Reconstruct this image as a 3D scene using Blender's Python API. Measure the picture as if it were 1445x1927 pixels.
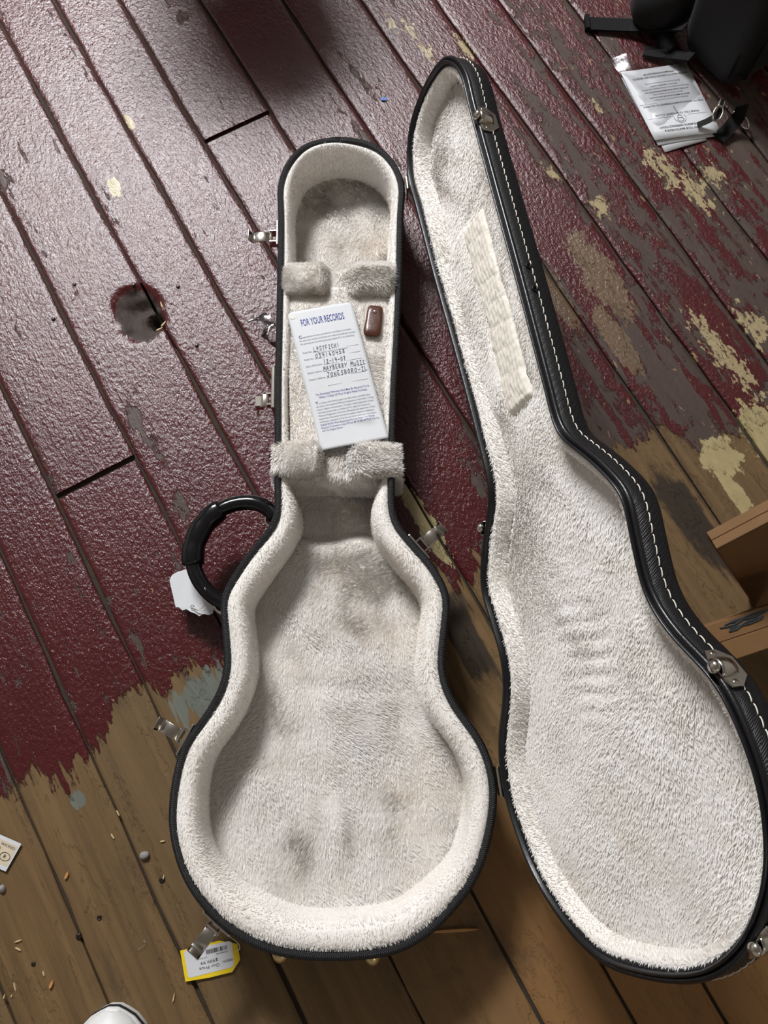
import bpy, bmesh, math, random
import numpy as np
from mathutils import Vector, Matrix

for o in list(bpy.data.objects):
    bpy.data.objects.remove(o)
SC = bpy.context.scene
COL = SC.collection
RNG = np.random.default_rng(7)
random.seed(7)

# ------------------------------------------------------------------ camera
F_PX, PITCH, ROLL, CAM_Z = 1493.88, 1.31774, 0.006195, 1.1002
FW = np.array([0, math.cos(PITCH), -math.sin(PITCH)])
_rt = np.array([1.0, 0, 0]); _dn = np.array([0, -math.sin(PITCH), -math.cos(PITCH)])
RT = math.cos(ROLL) * _rt + math.sin(ROLL) * _dn
DN = -math.sin(ROLL) * _rt + math.cos(ROLL) * _dn
cam = bpy.data.cameras.new('camera')
cam.sensor_fit = 'HORIZONTAL'; cam.sensor_width = 36.0; cam.lens = 36.0 * F_PX / 1445.0
cam.clip_start = 0.02; cam.clip_end = 60
camo = bpy.data.objects.new('camera', cam); COL.objects.link(camo)
M = Matrix.Identity(4)
for r in range(3):
    M[r][0] = RT[r]; M[r][1] = -DN[r]; M[r][2] = -FW[r]
M[2][3] = CAM_Z
camo.matrix_world = M
SC.camera = camo

# ------------------------------------------------------------------ world, lights, exposure
W = bpy.data.worlds.new('room_ambience'); SC.world = W; W.use_nodes = True
W.node_tree.nodes['Background'].inputs[0].default_value = (0.50, 0.49, 0.50, 1)
W.node_tree.nodes['Background'].inputs[1].default_value = 0.31

def area(name, loc, target, sx, sy, power, color):
    l = bpy.data.lights.new(name, 'AREA'); l.shape = 'RECTANGLE'; l.size = sx; l.size_y = sy
    l.energy = power; l.color = color
    o = bpy.data.objects.new(name, l); COL.objects.link(o); o.location = loc
    d = Vector(target) - Vector(loc); o.rotation_euler = d.to_track_quat('-Z', 'Y').to_euler()
    return o
area('ceiling_and_fill_light', (-1.15, 2.95, 2.75), (-0.2, 0.6, 0), 1.1, 0.65, 215, (0.98, 0.985, 1.0))
area('ceiling_and_fill_light', (1.2, -2.6, 2.8), (0.2, 0.0, 0), 1.2, 0.6, 22, (1.0, 0.90, 0.76))  # warm fill lamp added behind the camera, no such fixture known

SC.view_settings.view_transform = 'Standard'
SC.view_settings.look = 'None'
SC.view_settings.exposure = 0.2
SC.view_settings.gamma = 1.0
SC.view_settings.use_curve_mapping = False

# ------------------------------------------------------------------ helpers
def at(px, py, z=0.0):
    """point of the place at height z that the photograph shows at a pixel"""
    d = FW + (px - 722.5) / F_PX * RT + (py - 963.5) / F_PX * DN
    return np.array([0, 0, CAM_Z]) + (z - CAM_Z) / d[2] * d

def smooth(a, b, x):
    t = np.clip((np.asarray(x, float) - a) / (b - a), 0, 1); return t * t * (3 - 2 * t)

def wav(x, y, scale, seed, n=9):
    """cheap smooth noise, about -1..1"""
    r = np.random.default_rng(seed); s = 0
    for _ in range(n):
        a = r.uniform(0, 2 * np.pi); k = scale * r.uniform(.5, 1.5)
        s = s + np.sin(k * (x * np.cos(a) + y * np.sin(a)) + r.uniform(0, 6.28))
    return s / (n ** .5 * 1.2)

def tag(o, label=None, cat=None, group=None, kind=None):
    if label: o['label'] = label
    if cat: o['category'] = cat
    if group: o['group'] = group
    if kind: o['kind'] = kind
    return o

def mesh_obj(name, verts, faces, m, parent=None, shade=False, root=None):
    """verts in world space; parent offsets are undone so that parts stay in place"""
    me = bpy.data.meshes.new(name)
    me.from_pydata([tuple(map(float, v)) for v in verts], [], [tuple(map(int, f)) for f in faces])
    me.validate(); me.update()
    if shade: me.polygons.foreach_set('use_smooth', [True] * len(me.polygons))
    me.materials.append(m)
    return link(name, me, parent)

def link(name, me, parent=None):
    o = bpy.data.objects.new(name, me); COL.objects.link(o)
    if parent is not None:
        o.parent = parent
        if parent.type == 'EMPTY': o.location = -parent.location
    return o

def recalc(o):
    bm = bmesh.new(); bm.from_mesh(o.data); bmesh.ops.recalc_face_normals(bm, faces=bm.faces[:]); bm.to_mesh(o.data); bm.free(); return o

def thing(name, loc, label, cat, group=None):
    o = bpy.data.objects.new(name, None); COL.objects.link(o)
    o.empty_display_size = .02; o.location = loc
    return tag(o, label, cat, group)

def bevel_mod(o, w, seg=2):
    b = o.modifiers.new('bevel', 'BEVEL'); b.width = w; b.segments = seg; b.limit_method = 'ANGLE'; return o

class Geo:
    def __init__(s): s.v = []; s.f = []
    def add(s, v, f):
        n = len(s.v); s.v += [np.asarray(p, float) for p in v]; s.f += [tuple(i + n for i in q) for q in f]
    def box(s, fr, lo, hi):
        o, X, Y, Z = fr
        P = [o + X * x + Y * y + Z * z for z in (lo[2], hi[2]) for y in (lo[1], hi[1]) for x in (lo[0], hi[0])]
        s.add(P, [(0, 2, 3, 1), (4, 5, 7, 6), (0, 1, 5, 4), (2, 6, 7, 3), (0, 4, 6, 2), (1, 3, 7, 5)])
    def tube(s, pts, rad, n=10, closed=False, sq=None):
        pts = [np.asarray(p, float) for p in pts]; m = len(pts)
        rad = np.broadcast_to(np.asarray(rad, float), (m,))
        T = []
        for i in range(m):
            a = pts[(i - 1) % m] if closed or i > 0 else pts[i]
            b = pts[(i + 1) % m] if closed or i < m - 1 else pts[i]
            t = b - a; T.append(t / (np.linalg.norm(t) + 1e-12))
        up = np.array([0, 0, 1.0]) if abs(T[0][2]) < .9 else np.array([1.0, 0, 0])
        base = len(s.v)
        prev = up
        for i in range(m):
            x = prev - T[i] * (prev @ T[i]); x /= np.linalg.norm(x) + 1e-12
            y = np.cross(T[i], x); prev = x
            for k in range(n):
                a = 2 * np.pi * k / n; c, q = np.cos(a), np.sin(a)
                if sq: c = np.sign(c) * abs(c) ** sq; q = np.sign(q) * abs(q) ** sq
                s.v.append(pts[i] + rad[i] * (c * x + q * y))
        for i in range(m if closed else m - 1):
            j = (i + 1) % m
            for k in range(n):
                l = (k + 1) % n
                s.f.append((base + i * n + k, base + i * n + l, base + j * n + l, base + j * n + k))
        if not closed:
            s.f.append(tuple(base + k for k in range(n))[::-1])
            s.f.append(tuple(base + (m - 1) * n + k for k in range(n)))
    def loft(s, rows, closed=True, cap0=False, cap1=False):
        b = len(s.v); n = len(rows[0])
        for r in rows: s.v += [np.asarray(p, float) for p in r]
        for i in range(len(rows) - 1):
            for k in range(n if closed else n - 1):
                l = (k + 1) % n
                s.f.append((b + i * n + k, b + i * n + l, b + (i + 1) * n + l, b + (i + 1) * n + k))
        if cap0: s.f.append(tuple(b + k for k in range(n))[::-1])
        if cap1: s.f.append(tuple(b + (len(rows) - 1) * n + k for k in range(n)))
    def ball(s, c, r, n=8, fr=None, half=False):
        X, Y, Z = fr if fr is not None else (np.array([1., 0, 0]), np.array([0, 1., 0]), np.array([0, 0, 1.]))
        r = np.broadcast_to(np.asarray(r, float), (3,))
        rows = []
        m = n // 2 + 1
        for i in range(m + 1):
            ph = (np.pi / 2 if half else np.pi) * i / m
            rr = max(np.sin(ph), 1e-4)
            rows.append([np.asarray(c) + X * r[0] * rr * np.cos(2 * np.pi * k / n) + Y * r[1] * rr * np.sin(2 * np.pi * k / n) + Z * r[2] * np.cos(ph) for k in range(n)])
        s.loft(rows, cap1=half)
    def obj(s, name, m, parent=None, shade=False, fix=True):
        o = mesh_obj(name, s.v, s.f, m, parent, shade)
        return recalc(o) if fix else o

# ------------------------------------------------------------------ material toolkit
class T:
    def __init__(s, name):
        s.m = bpy.data.materials.new(name); s.m.use_nodes = True
        s.t = s.m.node_tree; s.t.nodes.clear()
        s.out = s.t.nodes.new('ShaderNodeOutputMaterial')
    def n(s, kind, **kw):
        nd = s.t.nodes.new(kind)
        for k, v in kw.items(): setattr(nd, k, v)
        return nd
    def put(s, sock, v):
        if hasattr(v, 'is_linked') or isinstance(v, bpy.types.NodeSocket): s.t.links.new(v, sock)
        elif isinstance(v, (tuple, list)) and len(v) == 3 and sock.type == 'RGBA': sock.default_value = (*v, 1)
        else: sock.default_value = v
    def math(s, op, a, b=0.0, c=0.0, clamp=False):
        nd = s.n('ShaderNodeMath', operation=op, use_clamp=clamp)
        for i, v in enumerate((a, b, c)): s.put(nd.inputs[i], v)
        return nd.outputs[0]
    def step(s, x, a, b, lo=0.0, hi=1.0):
        nd = s.n('ShaderNodeMapRange', interpolation_type='SMOOTHSTEP')
        for i, v in enumerate((x, a, b, lo, hi)): s.put(nd.inputs[i], v)
        return nd.outputs[0]
    def noise(s, vec, scale, detail=3, rough=.55, dist=0.0, color=False):
        nd = s.n('ShaderNodeTexNoise')
        if vec is not None: s.put(nd.inputs['Vector'], vec)
        nd.inputs['Scale'].default_value = scale; nd.inputs['Detail'].default_value = detail
        nd.inputs['Roughness'].default_value = rough; nd.inputs['Distortion'].default_value = dist
        return nd.outputs[1 if color else 0]
    def voro(s, vec, scale, feat='F1', rnd=1.0, out=0):
        nd = s.n('ShaderNodeTexVoronoi', feature=feat)
        if vec is not None: s.put(nd.inputs['Vector'], vec)
        nd.inputs['Scale'].default_value = scale; nd.inputs['Randomness'].default_value = rnd
        return nd.outputs[out]
    def wave(s, vec, scale, dist=0.0, det=2.0, axis='X', kind='BANDS'):
        nd = s.n('ShaderNodeTexWave', wave_type=kind)
        if kind == 'BANDS': nd.bands_direction = axis
        if vec is not None: s.put(nd.inputs['Vector'], vec)
        nd.inputs['Scale'].default_value = scale; nd.inputs['Distortion'].default_value = dist
        nd.inputs['Detail'].default_value = det
        return nd.outputs[1]
    def mapv(s, vec, scale=(1, 1, 1), loc=(0, 0, 0), rot=(0, 0, 0)):
        nd = s.n('ShaderNodeMapping'); s.put(nd.inputs[0], vec)
        nd.inputs['Location'].default_value = loc; nd.inputs['Rotation'].default_value = rot; nd.inputs['Scale'].default_value = scale
        return nd.outputs[0]
    def mix(s, f, a, b, blend='MIX'):
        nd = s.n('ShaderNodeMix', data_type='RGBA', blend_type=blend, clamp_factor=True)
        s.put(nd.inputs[0], f); s.put(nd.inputs[6], a); s.put(nd.inputs[7], b)
        return nd.outputs[2]
    def ramp(s, f, stops):
        nd = s.n('ShaderNodeValToRGB'); cr = nd.color_ramp
        while len(cr.elements) < len(stops): cr.elements.new(.5)
        for e, (p, c) in zip(cr.elements, stops): e.position = p; e.color = (*c, 1)
        s.put(nd.inputs[0], f); return nd.outputs[0]
    def obj(s): return s.n('ShaderNodeTexCoord').outputs['Object']
    def pos(s): return s.n('ShaderNodeNewGeometry').outputs['Position']
    def xyz(s, v):
        nd = s.n('ShaderNodeSeparateXYZ'); s.put(nd.inputs[0], v); return nd.outputs
    def bump(s, h, strength=.5, dist=.001, nrm=None):
        nd = s.n('ShaderNodeBump'); s.put(nd.inputs['Height'], h)
        s.put(nd.inputs['Strength'], strength); nd.inputs['Distance'].default_value = dist
        if nrm is not None: s.put(nd.inputs['Normal'], nrm)
        return nd.outputs[0]
    def bsdf(s, color, rough=.5, metal=0.0, normal=None, spec=.5, **kw):
        b = s.n('ShaderNodeBsdfPrincipled')
        s.put(b.inputs['Base Color'], color); s.put(b.inputs['Roughness'], rough); s.put(b.inputs['Metallic'], metal)
        s.put(b.inputs['Specular IOR Level'], spec)
        if normal is not None: s.put(b.inputs['Normal'], normal)
        for k, v in kw.items(): s.put(b.inputs[k.replace('_', ' ')], v)
        return b.outputs[0]
    def done(s, sh): s.t.links.new(sh, s.out.inputs[0]); return s.m

def simple(name, c, rough=.5, metal=0.0, var=.12, scale=60, bump=0.0, bscale=400, spec=.5):
    t = T(name); v = t.obj()
    nz = t.noise(v, scale, 4)
    col = t.mix(nz, tuple(x * (1 - var) for x in c), tuple(min(1, x * (1 + var)) for x in c))
    nr = t.bump(t.noise(v, bscale, 2), bump, .0006) if bump else None
    return t.done(t.bsdf(col, rough, metal, nr, spec))

# ------------------------------------------------------------------ the floor
ANG = math.radians(61)
BD = np.array([math.cos(ANG), -math.sin(ANG)])      # along the boards
BN = np.array([math.sin(ANG), math.cos(ANG)])       # across the boards
def sq(px, py):
    p = at(px, py)[:2]; return float(p @ BD), float(p @ BN)

def floor_material():
    t = T('painted_worn_boards')
    o = t.obj()                                     # x along the board, y across
    S, Q, _ = t.xyz(o)
    P = t.pos(); X, Y, _ = t.xyz(P)
    rnd = t.n('ShaderNodeObjectInfo').outputs['Random']
    shift = t.n('ShaderNodeCombineXYZ'); t.put(shift.inputs[0], t.math('MULTIPLY', rnd, 37.0)); t.put(shift.inputs[1], t.math('MULTIPLY', rnd, 11.0))
    va = t.n('ShaderNodeVectorMath', operation='ADD'); t.put(va.inputs[0], o); t.put(va.inputs[1], shift.outputs[0])
    ov = va.outputs[0]
    # bare wood
    grain = t.noise(t.mapv(ov, (2.2, 55, 1)), 1.0, 6, .6, .6)
    fine = t.noise(t.mapv(ov, (10, 420, 1)), 1.0, 3, .6)
    wood = t.ramp(grain, [(.25, (.105, .062, .028)), (.5, (.185, .112, .048)), (.78, (.260, .160, .070))])
    wood = t.mix(t.math('MULTIPLY', fine, .42), wood, (.05, .032, .018))
    lit_warm = t.math('MULTIPLY', t.step(X, -.05, .25), t.step(Y, .0, -.2))  # warm lit zone at the lower right, tinted into the wood colour
    wood = t.mix(lit_warm, wood, t.mix(.75, wood, (.30, .150, .052), 'MIX'))
    wood = t.mix(t.math('MULTIPLY', rnd, .35), wood, (.120, .085, .045))
    dirt = t.step(t.noise(t.mapv(o, (5, 9, 1)), 1.0, 5, .65, .5), .55, .72)
    wood = t.mix(t.math('MULTIPLY', dirt, .5), wood, (.045, .034, .024))
    # dark stains by the cartons; the base's shadow painted in beside its waist
    # paint
    red = t.mix(t.noise(t.mapv(o, (6, 14, 1)), 1.0, 5), (.050, .0048, .0062), (.080, .0078, .0095))
    scuff = t.step(t.noise(t.mapv(ov, (7, 60, 1)), 1.0, 6, .7, .8), .60, .78)
    # lower end of the painted part
    fc = t.n('ShaderNodeFloatCurve')
    pts = [(-.9, -.10), (-.53, -.09), (-.42, -.075), (-.375, -.02), (-.35, .03), (-.27, .055), (-.19, .075), (-.05, .12), (.10, .19), (.16, .24), (.28, .33), (.40, .40), (.47, .385), (.58, .43), (.9, .46)]
    cv = fc.mapping.curves[0]
    nx = lambda x: (x + 1) / 2
    ny = lambda y: (y + .5) / 1.5
    cv.points[0].location = (0, ny(-.1)); cv.points[1].location = (1, ny(.46))
    for x, y in pts: cv.points.new(nx(x), ny(y))
    fc.mapping.update()
    t.put(fc.inputs['Value'], t.math('MULTIPLY_ADD', X, .5, .5))
    yb = t.math('MULTIPLY_ADD', fc.outputs[0], 1.5, -.5)
    edge = t.math('SUBTRACT', Y, yb)
    rag = t.noise(t.mapv(ov, (9, 75, 1)), 1.0, 5, .65)
    rag2 = t.noise(t.mapv(o, (11, 13, 1)), 1.0, 4, .6)
    e2 = t.math('ADD', edge, t.math('MULTIPLY_ADD', rag, .16, -.08))
    e2 = t.math('ADD', e2, t.math('MULTIPLY_ADD', rag2, .14, -.07))
    painted = t.step(e2, -.004, .006)
    # wear through to grey-brown, more of it to the right of the case and near the lower end
    side = t.step(X, .08, .42)
    low = t.step(edge, .45, .0)
    wn = t.noise(t.mapv(ov, (2.6, 24, 1)), 1.0, 7, .68, .5)
    wn2 = t.noise(t.mapv(o, (26, 46, 1)), 1.0, 5, .65)
    wv = t.math('ADD', t.math('MULTIPLY', wn, .72), t.math('MULTIPLY', wn2, .36))
    wv = t.math('ADD', wv, t.math('MULTIPLY', side, .092))
    wv = t.math('ADD', wv, t.math('MULTIPLY', low, .040))
    worn = t.step(wv, .635, .665)
    grey = t.mix(rag, (.044, .031, .026), (.092, .068, .053))
    chips = t.step(t.math('ADD', t.noise(t.mapv(ov, (34, 90, 1)), 1.0, 4, .6), t.math('MULTIPLY', side, .050)), .705, .715)
    # patches of older cream and grey-green paint, each where it shows
    def field(cl):
        acc = None
        for (px, py, rs, rq) in cl:
            s0, q0 = sq(px, py)
            a = t.math('MULTIPLY', t.math('SUBTRACT', S, s0), 1 / rs); b = t.math('MULTIPLY', t.math('SUBTRACT', Q, q0), 1 / rq)
            d = t.math('SUBTRACT', 1.0, t.math('SQRT', t.math('ADD', t.math('MULTIPLY', a, a), t.math('MULTIPLY', b, b))))
            acc = d if acc is None else t.math('MAXIMUM', acc, d)
        return acc
    pn = t.noise(t.mapv(o, (52, 105, 1)), 1.0, 6, .66)
    creamf = field([(1250, 320, .045, .022), (1310, 360, .06, .02), (1225, 300, .03, .014), (1340, 330, .03, .02), (1130, 390, .025, .016), (1345, 650, .07, .020), (1385, 690, .08, .018), (1405, 610, .05, .012),
                    (775, 60, .035, .010), (800, 95, .035, .010), (875, 90, .03, .012), (735, 45, .03, .008), (1040, 320, .03, .010), (1425, 610, .03, .02), (1120, 200, .02, .006)])
    cream = t.step(t.math('ADD', t.math('MULTIPLY', creamf, .42), t.math('MULTIPLY', t.math('SUBTRACT', pn, .5), 2.1)), .14, .17)
    solidf = field([(1355, 860, .034, .030), (1440, 820, .06, .03), (800, 985, .075, .014), (1385, 930, .045, .012), (215, 352, .020, .010), (245, 232, .018, .006)])
    solid = t.step(t.math('ADD', solidf, t.math('MULTIPLY', t.math('SUBTRACT', pn, .5), 2.0)), .05, .09)
    greenf = field([(388, 1312, .036, .040), (150, 1503, .012, .010)])
    green = t.step(t.math('ADD', greenf, t.math('MULTIPLY', t.math('SUBTRACT', rag, .5), 3.2)), .05, .15)
    tanf = field([(1130, 520, .10, .030), (1160, 640, .08, .02), (1040, 545, .09, .018)])
    tan = t.step(t.math('ADD', tanf, t.math('MULTIPLY', t.math('SUBTRACT', pn, .5), 1.8)), .1, .2)
    darkf = field([(1290, 965, .09, .030), (1330, 1010, .09, .022), (870, 1190, .10, .03)])  # last ellipse paints the base's shadow in the gap to the lid
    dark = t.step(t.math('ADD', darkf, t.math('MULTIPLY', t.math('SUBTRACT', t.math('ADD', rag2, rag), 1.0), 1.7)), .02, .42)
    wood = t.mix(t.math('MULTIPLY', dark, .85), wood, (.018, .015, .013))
    # the rotten knot
    hf = field([(262, 592, .062, .045)])
    hole = t.step(t.math('ADD', hf, t.math('MULTIPLY', t.math('SUBTRACT', pn, .5), .5)), .18, .30)
    creamc = t.mix(pn, (.25, .185, .095), (.42, .345, .195))
    paint = t.mix(t.math('MULTIPLY', scuff, t.math('MULTIPLY_ADD', low, .5, .22)), red, (.135, .095, .085))
    paint = t.mix(t.math('MULTIPLY', worn, .92), paint, grey)
    paint = t.mix(chips, paint, (.25, .17, .085))
    col = t.mix(painted, wood, paint)
    col = t.mix(t.math('MULTIPLY', tan, .8), col, (.155, .108, .062))
    col = t.mix(cream, col, creamc)
    col = t.mix(solid, col, t.mix(pn, (.27, .215, .105), (.47, .39, .20)))
    col = t.mix(t.math('MULTIPLY', green, .85), col, t.mix(rag, (.07, .085, .072), (.20, .23, .20)))
    hc = t.mix(t.noise(o, 160, 4), (.010, .006, .0045), (.055, .031, .021))
    col = t.mix(hole, col, hc)
    # gloss: the paint is thick and shiny, bare wood dull
    gl = t.math('MULTIPLY', painted, t.math('SUBTRACT', 1.0, t.math('MULTIPLY', worn, .75)))
    rough = t.math('MULTIPLY_ADD', gl, -.40, .60)
    rough = t.math('ADD', rough, t.math('MULTIPLY', t.step(X, -.05, .35), .10))
    rough = t.math('MAXIMUM', rough, t.math('MULTIPLY', hole, .8))
    rough = t.math('ADD', rough, t.math('MULTIPLY_ADD', t.noise(o, 30, 4), .12, -.06))
    # relief
    crinkle = t.noise(t.mapv(o, (125, 185, 1)), 1.0, 4, .62)
    lump = t.noise(t.mapv(o, (28, 48, 1)), 1.0, 5, .6)
    hgt = t.math('ADD', t.math('MULTIPLY', crinkle, t.math('MULTIPLY_ADD', gl, 1.0, .12)), t.math('MULTIPLY', lump, .55))
    hgt = t.math('ADD', hgt, t.math('MULTIPLY', fine, .22))
    hgt = t.math('ADD', hgt, t.math('MULTIPLY', painted, .5))
    hgt = t.math('ADD', hgt, t.math('MULTIPLY', cream, .4))
    hgt = t.math('SUBTRACT', hgt, t.math('MULTIPLY', worn, .4))
    nr = t.bump(hgt, .8, .0020)
    return t.done(t.bsdf(col, rough, 0, nr, t.math('MULTIPLY_ADD', gl, .42, .25)))

MF = floor_material()
M_DIRT = simple('seam_dirt', (.036, .026, .017), .9, var=.5, scale=90, bump=.6, bscale=300)
hx, hy = at(268, 590)[:2]; hr = .056
floor = mesh_obj('floor', [(-3.2, -2.6, -.006), (3.2, -2.6, -.006), (3.2, 4.2, -.006), (-3.2, 4.2, -.006)]
    + [(hx + a * hr, hy + b * hr, z) for z in (-.006, -.045) for a, b in ((-1, -1), (1, -1), (1, 1), (-1, 1))],
    [(0, 1, 5, 4), (1, 2, 6, 5), (2, 3, 7, 6), (3, 0, 4, 7)] + [(4 + k, 4 + (k + 1) % 4, 8 + (k + 1) % 4, 8 + k) for k in range(4)] + [(8, 9, 10, 11)], M_DIRT)
tag(floor, kind='structure')
SEAMS = [-.93, -.815, -.70, -.575, -.466, -.364, -.2645, -.1375, -.011, .0885, .187, .309, .431, .548, .66, .754, .857, .965, 1.07, 1.18, 1.29, 1.40]
s_cd = sum(sq(*p)[0] for p in ((390, 265), (490, 222))) / 2
s_m1 = sum(sq(*p)[0] for p in ((105, 932), (250, 870))) / 2
HS, HQ = sq(264, 592)
def board(q0, q1, s0, s1, seed):
    r = np.random.default_rng(seed)
    # boards next to the knot get a fine grid so that it can be hollowed out
    near = (q0 < HQ + .06 and q1 > HQ - .06 and s0 < HS + .1 and s1 > HS - .1)
    ns = np.arange(s0, s1 + .001, .06); ns[-1] = s1
    if near: ns = np.unique(np.r_[ns[(ns < HS - .08) | (ns > HS + .08)], np.arange(HS - .08, HS + .08, .0035)])
    g = .0023
    qs = [0, .0012, .006] + list(np.linspace(.014, q1 - q0 - 2 * g - .014, 26 if near else 4)) + [q1 - q0 - 2 * g - .006, q1 - q0 - 2 * g - .0012, q1 - q0 - 2 * g]
    zs = [-.0022, -.0008, 0] + [0] * (26 if near else 4) + [0, -.0008, -.0022]
    tilt = r.normal(0, .004); lift = r.uniform(0, .0012)
    V = []
    wob = lambda k, s: .0011 * np.sin(s * r_f[k] + r_p[k]) + .0008 * np.sin(s * r_f[k + 2] * 3 + r_p[k + 2])
    r_f = r.uniform(8, 20, 4); r_p = r.uniform(0, 6, 4)
    def put(s, q, z):
        if near:
            d = math.hypot((s - HS) / .056, (q - HQ) / .042) + .12 * float(wav(s * 1.0, q * 1.0, 70, 3))
            z -= .013 * float(smooth(1.05, .30, d)) * (1 + .5 * float(wav(s, q, 160, 5)))
            d2 = math.hypot((s - HS - .020) / .018, (q - HQ - .016) / .012)
            z -= .02 * float(smooth(1.1, .6, d2))
        V.append((s, q, z))
    for s in ns:
        for q, z in zip(qs, zs):
            e = wob(0, s) if q < .01 else (wob(1, s) if q > q1 - q0 - .012 else 0)
            put(s, q0 + g + q + e, z + lift + tilt * (q - (q1 - q0) / 2))
    n = len(qs)
    Fc = [(i * n + k, (i + 1) * n + k, (i + 1) * n + k + 1, i * n + k + 1) for i in range(len(ns) - 1) for k in range(n - 1)]
    # skirt: sides and ends down into the seam
    loop = [i * n for i in range(len(ns))] + [(len(ns) - 1) * n + k for k in range(1, n)] + [i * n + n - 1 for i in range(len(ns) - 2, -1, -1)] + [k for k in range(n - 2, 0, -1)]
    b = len(V); m = len(loop)
    for i in loop: V.append(V[i])
    for i in loop: V.append((V[i][0], V[i][1], -.014))
    Fc += [(b + k, b + m + k, b + m + (k + 1) % m, b + (k + 1) % m) for k in range(m)]
    me = bpy.data.meshes.new('floor_board'); me.from_pydata(V, [], Fc); me.update()
    me.polygons.foreach_set('use_smooth', [len(f) == 4 and max(f) < b for f in Fc])
    me.materials.append(MF)
    o = link('floor_board', me, floor); o.rotation_euler = (0, 0, -ANG)
for i in range(len(SEAMS) - 1):
    q0, q1 = SEAMS[i], SEAMS[i + 1]
    cuts = [-2.4, 1.7]
    if abs(q0 - .187) < .001: cuts = [-2.4, s_cd, 1.7]
    elif abs(q0 + .2645) < .001: cuts = [-2.4, s_m1, 1.7]
    elif i % 3 == 0: cuts = [-2.4, -1.9 + .01 * i, 1.7] if i % 2 else [-2.4, 1.15, 1.7]
    for a, b in zip(cuts[:-1], cuts[1:]):
        board(q0, q1, a + (.003 if a > -2.3 else 0), b - (.006 if b < 1.6 else 0), i * 10 + int(a * 10) + 100)

# ------------------------------------------------------------------ plain room round the boards
M_WALL = simple('pale_plaster', (.52, .49, .45), .85, var=.06, scale=3)
M_CEIL = simple('white_ceiling', (.72, .71, .69), .9, var=.03, scale=3)
RX0, RX1, RY0, RY1, RZ = -3.2, 3.2, -2.6, 4.2, 2.85
for nm, v in (('wall_left', [(RX0, RY0), (RX0, RY1)]), ('wall_right', [(RX1, RY1), (RX1, RY0)]), ('wall_far', [(RX0, RY1), (RX1, RY1)]), ('wall_near', [(RX1, RY0), (RX0, RY0)])):
    (ax, ay), (bx, by) = v
    nx_, ny_ = (ay - by), (bx - ax); l_ = math.hypot(nx_, ny_); nx_, ny_ = nx_ / l_ * .08, ny_ / l_ * .08
    g_ = [(ax, ay), (bx, by), (bx + nx_, by + ny_), (ax + nx_, ay + ny_)]
    tag(mesh_obj(nm, [(x, y, z) for z in (-.02, RZ) for x, y in g_], [(0, 1, 5, 4), (1, 2, 6, 5), (2, 3, 7, 6), (3, 0, 4, 7), (0, 3, 2, 1), (4, 5, 6, 7)], M_WALL), kind='structure')
tag(mesh_obj('ceiling', [(x, y, z) for z in (RZ, RZ + .08) for x, y in ((RX0, RY0), (RX1, RY0), (RX1, RY1), (RX0, RY1))], [(0, 3, 2, 1), (4, 5, 6, 7), (0, 1, 5, 4), (1, 2, 6, 5), (2, 3, 7, 6), (3, 0, 4, 7)], M_CEIL), kind='structure')

# ------------------------------------------------------------------ case: outline and frames
X0, Y0, RIM = -.0620269, .8322091, .105
CU = [0.0, 0.0104, 0.0391, 0.0824, 0.139, 0.2599, 0.4006, 0.5216, 0.5799, 0.6121, 0.6428, 0.6843, 0.7313, 0.775, 0.813, 0.8645, 0.9133, 0.9621, 1.0118, 1.0514, 1.0783, 1.0949, 1.1]
CW = [0.0, 0.0486, 0.0775, 0.0924, 0.0902, 0.0875, 0.083, 0.0796, 0.0804, 0.101, 0.1247, 0.1446, 0.1406, 0.1373, 0.1497, 0.1833, 0.1947, 0.1908, 0.1726, 0.1407, 0.1051, 0.0623, 0.0]
CA = [0.0, -0.0003, 0.0013, 0.0027, 0.0025, 0.0013, -0.0021, -0.0027, -0.0018, -0.0018, 0.0002, -0.0002, -0.0004, -0.0007, -0.0013, -0.0005, 0.0001, -0.0022, -0.0024, -0.0023, 0.0001, 0.0033, 0.0]
def crom(P, n=10):
    P = np.vstack([P[1] * [1, -1], P, P[-2] * [1, -1]]); out = []
    for i in range(1, len(P) - 2):
        t = np.linspace(0, 1, n, endpoint=False)[:, None]; a, b, c, d = P[i - 1:i + 3]
        out.append(.5 * (2 * b + (c - a) * t + (2 * a - 5 * b + 4 * c - d) * t ** 2 + (3 * b - a - 3 * c + d) * t ** 3))
    out.append(P[-2][None]); return np.vstack(out)
cu, cw, ca = map(np.array, (CU, CW, CA))
_R = crom(np.c_[cu, cw + ca]); _L = crom(np.c_[cu, cw - ca]) * [1, -1]
_loop = np.vstack([_R, _L[::-1][1:-1]])
def resample(P, n):
    Q = np.vstack([P, P[:1]]); d = np.r_[0, np.cumsum(np.linalg.norm(np.diff(Q, axis=0), axis=1))]
    t = np.linspace(0, d[-1], n, endpoint=False)
    return np.c_[np.interp(t, d, Q[:, 0]), np.interp(t, d, Q[:, 1])]
NL = 420
LOOP = resample(_loop, NL)
for _ in range(3): LOOP = .5 * LOOP + .25 * (np.roll(LOOP, 1, 0) + np.roll(LOOP, -1, 0))
PERIM = float(np.linalg.norm(np.diff(np.vstack([LOOP, LOOP[:1]]), axis=0), axis=1).sum())
def loop_normals(P):
    t = np.roll(P, -2, 0) - np.roll(P, 2, 0); t /= np.linalg.norm(t, axis=1)[:, None]
    n = np.c_[-t[:, 1], t[:, 0]]
    c = P.mean(0)
    if ((P - c) * n).sum() > 0: n = -n
    for _ in range(4): n = .5 * n + .25 * (np.roll(n, 1, 0) + np.roll(n, -1, 0))
    return n / np.linalg.norm(n, axis=1)[:, None]
NIN = loop_normals(LOOP)                           # pointing inwards, (u, w)
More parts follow.
